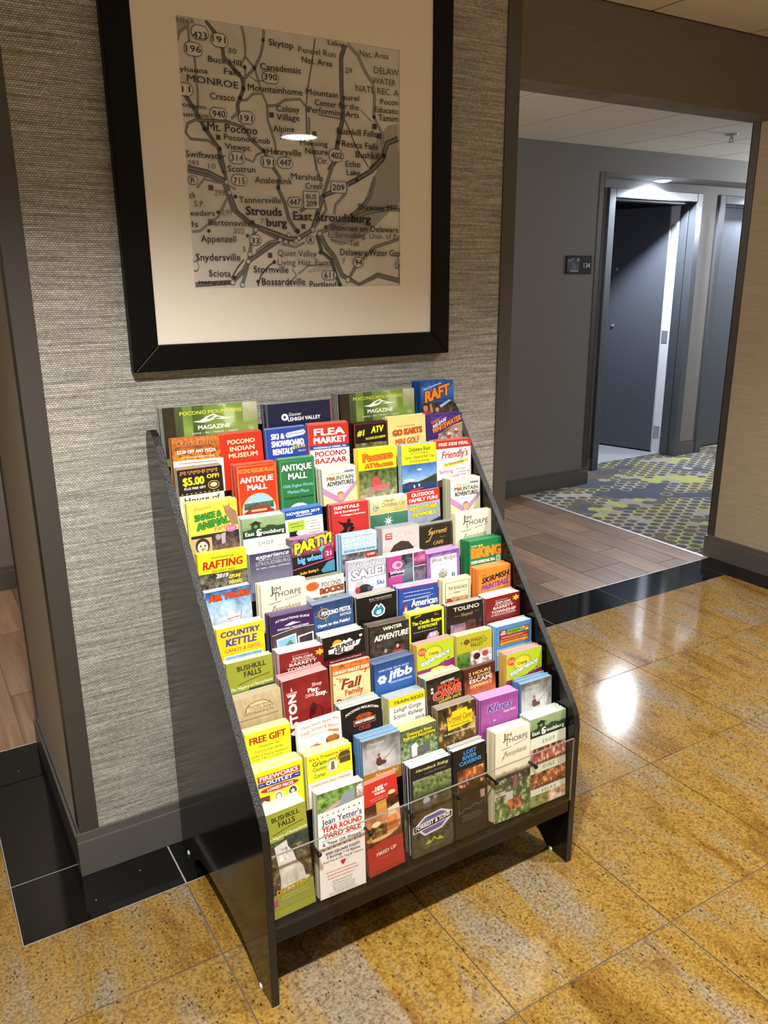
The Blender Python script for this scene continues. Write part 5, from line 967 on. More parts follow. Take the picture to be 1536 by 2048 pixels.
def d_hor(p):
    p.R(0, 0, 1, .42, '241c1c'); p.T('Horseback Riding', .12, .94, .25, .10, 'c8cc80', 1.4, .3, .0); p.T('in the Poconos', .34, .88, .35, .05, '7c7474', .8); p.P(.04, .42, 1, .84, ['8c9470', '5c6c3c', '6c7c48', '3c4428'], .8, 13, 3); p.P(0, .84, 1, 2.3, ['3c3c28', '4c4430', '3c3828', '4c4c38', '38342a'], .5, 8, 5)
    p.E(.36, .98, .09, .08, '9c9ca8'); p.G([(.28, 1.04), (.44, 1.02), (.46, 1.22), (.26, 1.24)], '54505c'); p.G([(.12, 1.36), (.2, 1.24), (.4, 1.2), (.46, 1.32), (.42, 1.5), (.14, 1.5)], '5c3c28'); p.E(.58, .96, .05, .05, '7c7480')
    p.G([(.02, 1.54), (.30, 1.34), (.72, 1.30), (.96, 1.42), (1.0, 1.56), (.72, 1.76), (.28, 1.80)], 'dcdce4'); p.G([(.08, 1.54), (.32, 1.38), (.70, 1.34), (.93, 1.46), (.94, 1.54), (.70, 1.72), (.30, 1.76)], '6c6ca0'); p.G([(0, 1.52), (1, 1.42), (1, 1.58), (0, 1.68)], 'e8e8ec'); p.G([(.02, 1.535), (.98, 1.44), (.98, 1.565), (.02, 1.66)], '1c1c24'); p.T('FORREST & SONS', .06, .94, 1.625, .09, 'f4f4f4', 2.4, 0, .10); p.T('PROFESSIONAL', .36, .70, 1.42, .035, '3c2c54', 1); p.T('ESTABLISHMENT', .30, .74, 1.70, .04, '8c3c54', 1)
    p.G([(.28, 2.02), (.38, 1.92), (.44, 1.98), (.52, 1.88), (.60, 1.98), (.66, 1.92), (.78, 2.02), (.60, 2.0), (.52, 1.94), (.42, 2.02)], 'a4b43c'); p.X(.26, .8, 2.09, 1, .05, '8c9040', .03)
D['hor'] = ('241c1c', '2c2424', 'd4dcdc', d_hor)
def d_los(p):
    p.R(0, 0, 1, 2.3, '181310'); 
    for t, a, b, v in (('LOST', .32, .72, .27), ('RIVER', .28, .72, .47), ('CAVERNS', .18, .86, .67)): p.T(t, a, b, v, .14, '3c8cd0', 3.0, 0, .02)
    p.L([(.12, 2.0), (.12, .80), (.94, .74), (.94, 1.95)], .010, '8c7868'); p.P(.14, .80, .92, 1.30, ['8c4c24', 'a85c30', '54301c', '2a1a10'], .6, 6, 3, .5, 'd08c50'); p.P(.14, 1.28, .92, 1.9, ['2a1c14', '241810'], .4, 5, 4); p.R(.80, 1.50, .93, 1.72, 'b8948c'); p.L([(.12, 1.9), (.2, 1.96), (.3, 1.86), (.45, 1.90), (.6, 1.82), (.75, 1.86), (.9, 1.80)], .008, 'a89c90'); p.X(.2, .86, 2.05, 4, .045, 'a09890', .016)
D['los'] = ('181310', '241e1a', 'c8c8c0', d_los)
# ------------------------------------------------------------ brochure rack
rack = thing('brochure_rack', 'tall black lacquered stepped brochure rack standing against the woven pillar wall', 'brochure rack', (.647, -.30, 0))
RX0, RX1, TH = .240, 1.058, .015
prof = [(-.018, 0), (-.018, 1.065), (-.022, 1.088), (-.035, 1.100), (-.058, 1.102), (-.080, 1.092), (-.097, 1.074), (-.583, .440), (-.597, .415), (-.603, .385), (-.603, 0), (-.532, 0), (-.500, .028), (-.440, .052), (-.35, .060), (-.22, .058), (-.15, .040), (-.110, 0)]
for xa in (RX0, RX1-TH):
    pn = adopt(MB().quad_prism([(xa, y, z) for y, z in prof], (TH, 0, 0)).build('side_panel', M['rack'], rack, bevel=.002), rack)
    eb = MB(); ring = prof[3:11]
    for (y0, z0), (y1, z1) in zip(ring, ring[1:]):
        l = math.hypot(y1-y0, z1-z0); ny, nz_ = (z1-z0)/l, -(y1-y0)/l; e = .0012
        if ny > 0 or (ny == 0 and nz_ < 0): ny, nz_ = -ny, -nz_
        eb.quad_prism([(xa-.0004, y0, z0), (xa-.0004, y1, z1), (xa-.0004, y1+ny*e, z1+nz_*e), (xa-.0004, y0+ny*e, z0+nz_*e)], (TH+.0008, 0, 0))
    o = eb.build('edge_band', M['rack_edge'], pn); o.matrix_parent_inverse = Matrix.Identity(4)
    for yy in (-.545, -.070):
        o = MB().lathe((xa+TH/2+(-.006 if xa < .5 else .006)*0, yy, 0), [(.009, 0), (.011, .002), (.009, .009)], 16).build('glide', M['white_plastic'], pn, smooth=True); o.matrix_parent_inverse = Matrix.Identity(4)
A = lambda o: adopt(o, rack)
IX0, IX1 = RX0+TH, RX1-TH
A(box('back_panel', IX0, IX1, -.026, -.020, .15, 1.085, M['rack'], rack))
A(box('front_rail', IX0, IX1, -.601, -.586, .150, .190, M['rack'], rack, bevel=.0015))
A(box('bottom_shelf', IX0, IX1, -.5855, -.530, .186, .1955, M['rack'], rack, bevel=.001))
TY = lambda k: -.572 + .0446*k                       # y of the front of row k at the top edge of its leaflets
TZ = lambda k: .1985 + .0605*k + (.04 if k >= 9 else 0)
LEAN = math.radians(5.0)
for k in range(1, 12):
    yb = TY(k) - .020; z = TZ(k)
    A(box('shelf', IX0, IX1, yb-.0035, min(yb+.0410, -.0265), z-.008, z-.0012, M['rack'], rack))
    dv = MB().quad_prism([(IX0, yb-.0035, z-.0008), (IX0, yb-.0012, z-.0008), (IX0, yb-.0012+math.tan(LEAN)*.12, z+.12), (IX0, yb-.0035+math.tan(LEAN)*.12, z+.12)], (IX1-IX0, 0, 0))
    A(dv.build('divider', M['rack'], rack))
pane = A(box('front_pane', IX0+.001, IX1-.001, -.6045, -.6015, .184, .357, M['glass'], rack))
o = MB().box(IX0+.001, IX1-.001, -.6046, -.6014, .3562, .3575).box(IX1-.0016, IX1-.0006, -.6046, -.6014, .184, .357).build('pane_edge', M['plexi_edge'], pane); o.matrix_parent_inverse = Matrix.Identity(4)
for x in (.3567, .4743, .5800, .7009, .8052, .9228):
    dwl = A(MB().cyl((x, -.6012, .321), (x, -.555, .321), .0036, 12).build('dowel', M['rack'], rack, smooth=False))
    o = MB().lathe((x, -.6045, .321), [(.0055, 0), (.0050, -.0025), (.0022, -.0042)], 14, 'y').build('cap', M['rack'], dwl, smooth=True); o.matrix_parent_inverse = Matrix.Identity(4)

# ------------------------------------------------------------ the brochure stacks: (name, row, x left, x right, z left, z right, depth, design, label)
TOPS, UP, MID, LOW, FRONT = 'brochure stacks on the top shelf', 'brochure stacks in the upper rows', 'brochure stacks in the middle rows', 'brochure stacks in the lower rows', 'brochure stacks in the bottom row behind the clear pane'
STACKS = [
    (11, 0.2621, 0.4822, 1.1565, 1.1513, 0.0400, 'mag', 'green leafy magazine stack with white mountain mark, at the top left corner of rack'),
    (11, 0.5122, 0.6812, 1.1405, 1.1402, 0.0400, 'lv', 'dark navy magazine stack between the two green ones on the top shelf'),
    (11, 0.7029, 0.9201, 1.1507, 1.1492, 0.0400, 'mag', 'green leafy magazine stack beside the blue RAFT brochures on the top shelf'),
    (11, 0.9371, 1.0415, 1.1653, 1.1615, 0.0400, 'raft', 'blue brochure stack with big orange word RAFT, top right corner of rack'),
    (10, 0.2610, 0.3741, 1.0949, 1.0888, 0.0193, 'kasa', 'pizza coupon brochures with pepperoni photo, two dollars off, at left below green magazines'),
    (10, 0.3749, 0.4769, 1.0888, 1.0896, 0.0293, 'indian', 'red brochure stack with three cream lines ending MUSEUM'),
    (10, 0.4877, 0.5888, 1.0897, 1.0900, 0.0194, 'ski', 'blue SKI & SNOWBOARD RENTALS brochures with yellow price'),
    (10, 0.5902, 0.6967, 1.0918, 1.0874, 0.0199, 'flea', 'red and white FLEA MARKET brochure stack'),
    (10, 0.7111, 0.8090, 1.0842, 1.0805, 0.0249, 'atv1', 'black brochures with yellow slanted number one ATV heading'),
    (10, 0.8114, 0.9248, 1.0876, 1.0860, 0.0233, 'gokart', 'pale yellow GO KARTS brochure stack with orange letters'),
    (10, 0.9264, 1.0404, 1.0839, 1.0809, 0.0380, 'white', 'purple brochures with orange WHITEWATER arc and rafters'),
    (9, 0.2603, 0.3600, 1.0329, 1.0327, 0.0193, 'five', 'dark brown coupon stack reading five dollars off in yellow'),
    (9, 0.3889, 0.4869, 1.0277, 1.0256, 0.0344, 'antred', 'red ANTIQUE MALL brochures with a round barn picture'),
    (9, 0.4912, 0.5809, 1.0282, 1.0253, 0.0232, 'antgreen', 'green ANTIQUE MALL brochure stack'),
    (9, 0.6042, 0.6958, 0.9901, 0.9910, 0.0400, 'camel', 'white mountain adventures brochures with child, beside the green antique mall stack'),
    (9, 0.6982, 0.8058, 1.0285, 1.0249, 0.0233, 'pocatv', 'yellow brochures with orange bubble letters and rider on a red quad bike'),
    (9, 0.8208, 0.9254, 1.0245, 1.0204, 0.0187, 'del', 'yellow topped canoe and raft trips brochures with blue sky river photo'),
    (9, 0.9262, 1.0352, 1.0243, 1.0198, 0.0313, 'friend', 'white restaurant brochures with red FREE KIDS MEAL band'),
    (8, 0.2613, 0.3678, 0.9688, 0.9651, 0.0340, 'snake', 'yellow snake and animal farm brochures with monkey and kangaroo'),
    (8, 0.3780, 0.4825, 0.9173, 0.9133, 0.0333, 'es', 'green town brochures with cupola silhouette, high up beside the yellow animal farm stack'),
    (8, 0.4860, 0.5808, 0.9163, 0.9175, 0.0205, 'nov', 'blue banded NOVEMBER 2019 promotions brochures'),
    (8, 0.5990, 0.6982, 0.9153, 0.9120, 0.0224, 'rent', 'red RENTALS brochures with black snowboarder figure'),
    (8, 0.7045, 0.8134, 0.9123, 0.9093, 0.0346, 'xmas', 'cream and green Christmas brochures with gold ribbon and white star'),
    (8, 0.8142, 0.9118, 0.9127, 0.9135, 0.0067, 'out', 'red topped OUTDOOR FAMILY FUN leaflet with yellow snowmobile text'),
    (8, 0.9385, 1.0332, 0.9312, 0.9264, 0.0368, 'camel', 'white mountain adventures brochures with child, at right edge under the free kids meal stack'),
    (7, 0.2566, 0.3640, 0.8714, 0.8649, 0.0215, 'rafting', 'yellow RAFTING brochures with red letters and river photo'),
    (7, 0.3751, 0.4760, 0.8487, 0.8456, 0.0334, 'exp', 'slate purple brochures with white script word experience'),
    (7, 0.4769, 0.5819, 0.8625, 0.8618, 0.0276, 'party', 'black multicoloured PARTY! brochures with yellow jumping letters'),
    (7, 0.5985, 0.6928, 0.8535, 0.8483, 0.0260, 'shaw', 'pale blue winter season brochures with outlined white mountain name'),
    (7, 0.7089, 0.8139, 0.8501, 0.8442, 0.0400, 'things', 'grey Things To Do brochures showing dark fringe of hair'),
    (7, 0.8157, 0.9171, 0.8394, 0.8369, 0.0244, 'sorr', 'dark olive restaurant brochures with gold script'),
    (7, 0.9234, 1.0374, 0.8549, 0.8488, 0.0227, 'jim', 'cream town brochures with thin dark lettering, right edge above the green biking stack'),
    (6, 0.2600, 0.3583, 0.7985, 0.7984, 0.0181, 'air', 'sky blue AIR TOURS brochures with white small plane'),
    (6, 0.3753, 0.4819, 0.7926, 0.7863, 0.0270, 'jim', 'cream town brochures with thin dark lettering, beside the sky blue air tours stack'),
    (6, 0.4859, 0.5833, 0.7799, 0.7784, 0.0221, 'rocks', 'cream ROCKS! brochures with orange oval badge'),
    (6, 0.5869, 0.6881, 0.8045, 0.7966, 0.0120, 'season', 'white and grey SEASON PASS SALE! brochures'),
    (6, 0.6993, 0.8051, 0.7945, 0.7909, 0.0268, 'inv', 'magenta and black film brochures with white spiral mark'),
    (6, 0.8171, 0.9102, 0.7797, 0.7791, 0.0306, 'blue', 'white winery brochures with purple border and small tree drawing'),
    (6, 0.9350, 1.0415, 0.7914, 0.7857, 0.0359, 'bik', 'green brochure stack with large orange word BiKiNG'),
    (5, 0.2597, 0.3640, 0.7337, 0.7312, 0.0256, 'ket', 'golden yellow candy and gifts brochures with purple capitals'),
    (5, 0.3789, 0.4790, 0.7345, 0.7304, 0.0330, 'attr', 'dark purple ATTRACTIONS GUIDE brochures with tilted snapshots'),
    (5, 0.4853, 0.5838, 0.7359, 0.7377, 0.0235, 'pist', 'navy shooting range brochures with brass crosshair ring'),
    (5, 0.5926, 0.6948, 0.7287, 0.7266, 0.0291, 'elk', 'black mountain resort brochures with teal and white crest'),
    (5, 0.6956, 0.8059, 0.7339, 0.7238, 0.0322, 'amer', 'royal blue candle brochures with red top edge and white serif word American'),
    (5, 0.8212, 0.9054, 0.7251, 0.7184, 0.0214, 'rene', 'cream winery brochures with thin black frame and red seal'),
    (5, 0.9318, 1.0341, 0.7318, 0.7270, 0.0352, 'skir', 'orange PAINTBALL brochure stack'),
    (4, 0.2596, 0.3606, 0.6751, 0.6721, 0.0173, 'bush', 'olive green falls brochures in the left column, under the golden yellow candy stack'),
    (4, 0.3737, 0.4806, 0.6686, 0.6618, 0.0400, 'barr', 'dark red township brochures with yellow star, below the purple attractions guide'),
    (4, 0.4814, 0.5831, 0.6763, 0.6752, 0.0326, 'sun', 'black shooting range brochures with gold sun and white mountain emblem'),
    (4, 0.5920, 0.6987, 0.6771, 0.6695, 0.0302, 'wint', 'dark brown WINTER ADVENTURE brochures with bundled children'),
    (4, 0.6995, 0.7974, 0.6812, 0.6769, 0.0262, 'cand', 'black candle shop brochures framed in bright yellow with lilac candle'),
    (4, 0.8059, 0.9101, 0.6795, 0.6728, 0.0208, 'tol', 'black vineyard brochures with wide spaced cream capitals and sunset photo'),
    (4, 0.9263, 1.0318, 0.6707, 0.6681, 0.0339, 'barr', 'dark red township brochures with yellow star, right edge below the orange paintball stack'),
    (3, 0.2586, 0.3619, 0.6134, 0.6148, 0.0283, 'mt', 'weathered tan country store brochures with arched sign'),
    (3, 0.3701, 0.4746, 0.6234, 0.6270, 0.0313, 'east', 'deep red brochures reading Shop Play Dine Stay with vertical white word'),
    (3, 0.4754, 0.5671, 0.6314, 0.6267, 0.0128, 'fall', 'cream autumn leaf brochures reading Your Fall Family Destination'),
    (3, 0.5846, 0.6898, 0.6039, 0.6046, 0.0361, 'jfbb', 'blue ski resort brochures with large white lowercase letters and snowflake'),
    (3, 0.6932, 0.7965, 0.6222, 0.6193, 0.0271, 'cray', 'lime green crayon attraction brochures, in the middle beside the blue ski resort stack'),
    (3, 0.8018, 0.9061, 0.6195, 0.6132, 0.0244, 'leh', 'mustard brochures with fork lettering over garden and table photos'),
    (3, 0.9210, 1.0323, 0.6143, 0.6090, 0.0330, 'loc', 'light blue brochures with coloured blocks reading OUTDOOR'),
    (2, 0.2565, 0.3533, 0.5607, 0.5561, 0.0266, 'gift', 'bright yellow FREE GIFT brochures with red capitals'),
    (2, 0.3738, 0.4754, 0.5452, 0.5457, 0.0079, 'pie', 'thin white apple pie bakery leaflet with pies drawn on it'),
    (2, 0.4762, 0.5740, 0.5493, 0.5487, 0.0295, 'har', 'black motorcycle dealer brochures with orange and white shield'),
    (2, 0.5930, 0.6874, 0.5373, 0.5355, 0.0307, 'train', 'white scenic railway brochures with yellow TRAIN RIDES band'),
    (2, 0.6990, 0.7954, 0.5522, 0.5565, 0.0400, 'penn', 'dark cave brochures with large red letters CAVE and wildlife park'),
    (2, 0.8008, 0.8915, 0.5508, 0.5530, 0.0111, 'esc', 'reddish brown ESCAPE experience brochures with cream capitals'),
    (2, 0.9173, 1.0288, 0.5605, 0.5544, 0.0286, 'cray', 'lime green crayon attraction brochures, right edge below the light blue OUTDOOR stack'),
    (1, 0.2565, 0.3600, 0.4979, 0.4955, 0.0386, 'fire', 'yellow FIREWORKS OUTLET brochures with red and blue bands'),
    (1, 0.3690, 0.4727, 0.4963, 0.4939, 0.0293, 'gram', 'yellow country corner brochures with treasure chest'),
    (1, 0.4965, 0.5905, 0.4886, 0.4849, 0.0400, 'cham', 'grey and blue kayak chamber brochures, above the red ten percent off stack'),
    (1, 0.5935, 0.6893, 0.4809, 0.4792, 0.0283, 'drr', 'leafy green railroad excursions brochures with yellow text'),
    (1, 0.6939, 0.7969, 0.5025, 0.5009, 0.0256, 'cry', 'brown cave brochures with bright yellow ticket shaped panel'),
    (1, 0.8058, 0.9177, 0.4950, 0.4861, 0.0378, 'klu', 'purple escape room brochures with violet script'),
    (1, 0.9303, 1.0256, 0.4987, 0.4948, 0.0329, 'cham', 'grey and blue kayak chamber brochures, right edge above the green cupola stack'),
    (0, 0.2565, 0.3515, 0.4261, 0.4318, 0.0400, 'bush', 'olive green brochures with tall white waterfall, left end of bottom row'),
    (0, 0.3619, 0.4690, 0.4387, 0.4303, 0.0254, 'yet', 'white YARD SALE brochures with red stars in the bottom row'),
    (0, 0.4797, 0.5680, 0.4109, 0.4197, 0.0141, 'gri', 'red ten percent off grill brochures with burger and fries photo'),
    (0, 0.5919, 0.6966, 0.4161, 0.4139, 0.0336, 'hor', 'dark Horseback Riding brochures with purple badge in the bottom row'),
    (0, 0.7052, 0.7953, 0.4175, 0.4176, 0.0277, 'los', 'black cavern brochures with blue capitals in the bottom row'),
    (0, 0.8148, 0.9218, 0.4292, 0.4195, 0.0335, 'jim', 'cream town brochures with garden and church photo in the bottom row'),
    (0, 0.9238, 1.0356, 0.4288, 0.4246, 0.0382, 'es', 'green town brochures reading SHOP DINE RELAX, right end of bottom row'),
]
random.seed(11)
for (row, x0, x1, zl, zr, dep, des, label) in STACKS:
    fill, side, top, fn = D[des]
    W = x1 - x0; zt = (zl+zr)/2; yt = TY(row); zb = TZ(row); H = (zt - zb)/math.cos(LEAN) - .001; 
    if row == 11: yt -= .0
    g = [FRONT, LOW, LOW, LOW, MID, MID, MID, MID, UP, UP, UP, TOPS][row]
    kind = 'magazine' if des in ('mag', 'lv') else 'brochure'
    yb = yt - H*math.sin(LEAN)
    st = thing(kind+'_stack', label, kind+' stack', (x0, yb, zb), g)
    st.rotation_euler = (-LEAN, math.atan2(zl-zr, W)*.5, 0)
    n = max(1, int(round(dep/.0034))); th = dep/n
    pr = Print(W, des); fn(pr)
    # keep print that would run past the foot of the sheet on the sheet
    pr.v = [(min(max(a, 0), W), b, max(c, -H)) for a, b, c in pr.v]
    mixc = tuple(.35*a + .65*b for a, b in zip(hx(side), hx(top)))
    me = leaflet(W, H, th*.95, side, top, pr, fill); me2 = leaflet(W, H, th*.93, side, top, None, None, mixc)
    for k in range(n):
        o = bpy.data.objects.new(kind, me if k == 0 else me2); C.objects.link(o); o.parent = st
        jx = 0 if k == 0 else random.uniform(-.0022, .0008); jz = 0 if k == 0 else random.uniform(-.0008, .0010) + (.0012 if k % 4 == 0 else 0)
        if kind == 'magazine': jz = -abs(jz) if k else 0
        elif k and random.random() < .12: jz += .0025
        jx = max(jx, .2556 - x0) if x0 + jx < .2556 else jx
        o.location = (jx, k*th, H + jz)
        # leaflets hang from their top edge in the mesh; the foot of a raised one still ends inside the row
# ------------------------------------------------------------ framed map on the pillar
fm = thing('framed_map', 'large black framed grey road map with wide off-white mat hanging on the pillar', 'framed map', (.647, 0, 1.226))
B_ = lambda o: adopt(o, fm)
FX0, FX1, FZ0, FZ1, FW, FY = .226, 1.067, 1.226, 2.117, .058, -.031
for pts in ([(FX0, FZ0), (FX1, FZ0), (FX1-FW, FZ0+FW), (FX0+FW, FZ0+FW)], [(FX1, FZ0), (FX1, FZ1), (FX1-FW, FZ1-FW), (FX1-FW, FZ0+FW)], [(FX1, FZ1), (FX0, FZ1), (FX0+FW, FZ1-FW), (FX1-FW, FZ1-FW)], [(FX0, FZ1), (FX0, FZ0), (FX0+FW, FZ0+FW), (FX0+FW, FZ1-FW)]):
    B_(MB().quad_prism([(x, -.001, z) for x, z in pts], (0, FY+.001, 0)).build('frame_rail', M['frame'], fm, bevel=.003))
PX0, PX1, PZ0, PZ1 = .377, .9145, 1.4025, 1.9375
b = MB(); X0, X1, Z0, Z1 = FX0+FW, FX1-FW, FZ0+FW, FZ1-FW
for x0, x1, z0, z1 in ((X0, PX0, Z0, Z1), (PX1, X1, Z0, Z1), (PX0, PX1, Z0, PZ0), (PX0, PX1, PZ1, Z1)): b.box(x0, x1, -.0258, -.0235, z0, z1)
B_(b.build('mat_board', M['mat'], fm))
B_(box('backing', FX0+.01, FX1-.01, -.0225, -.003, FZ0+.01, FZ1-.01, M['mat'], fm))
B_(box('glass_pane', X0, X1, -.0290, -.0275, Z0, Z1, M['glass'], fm))
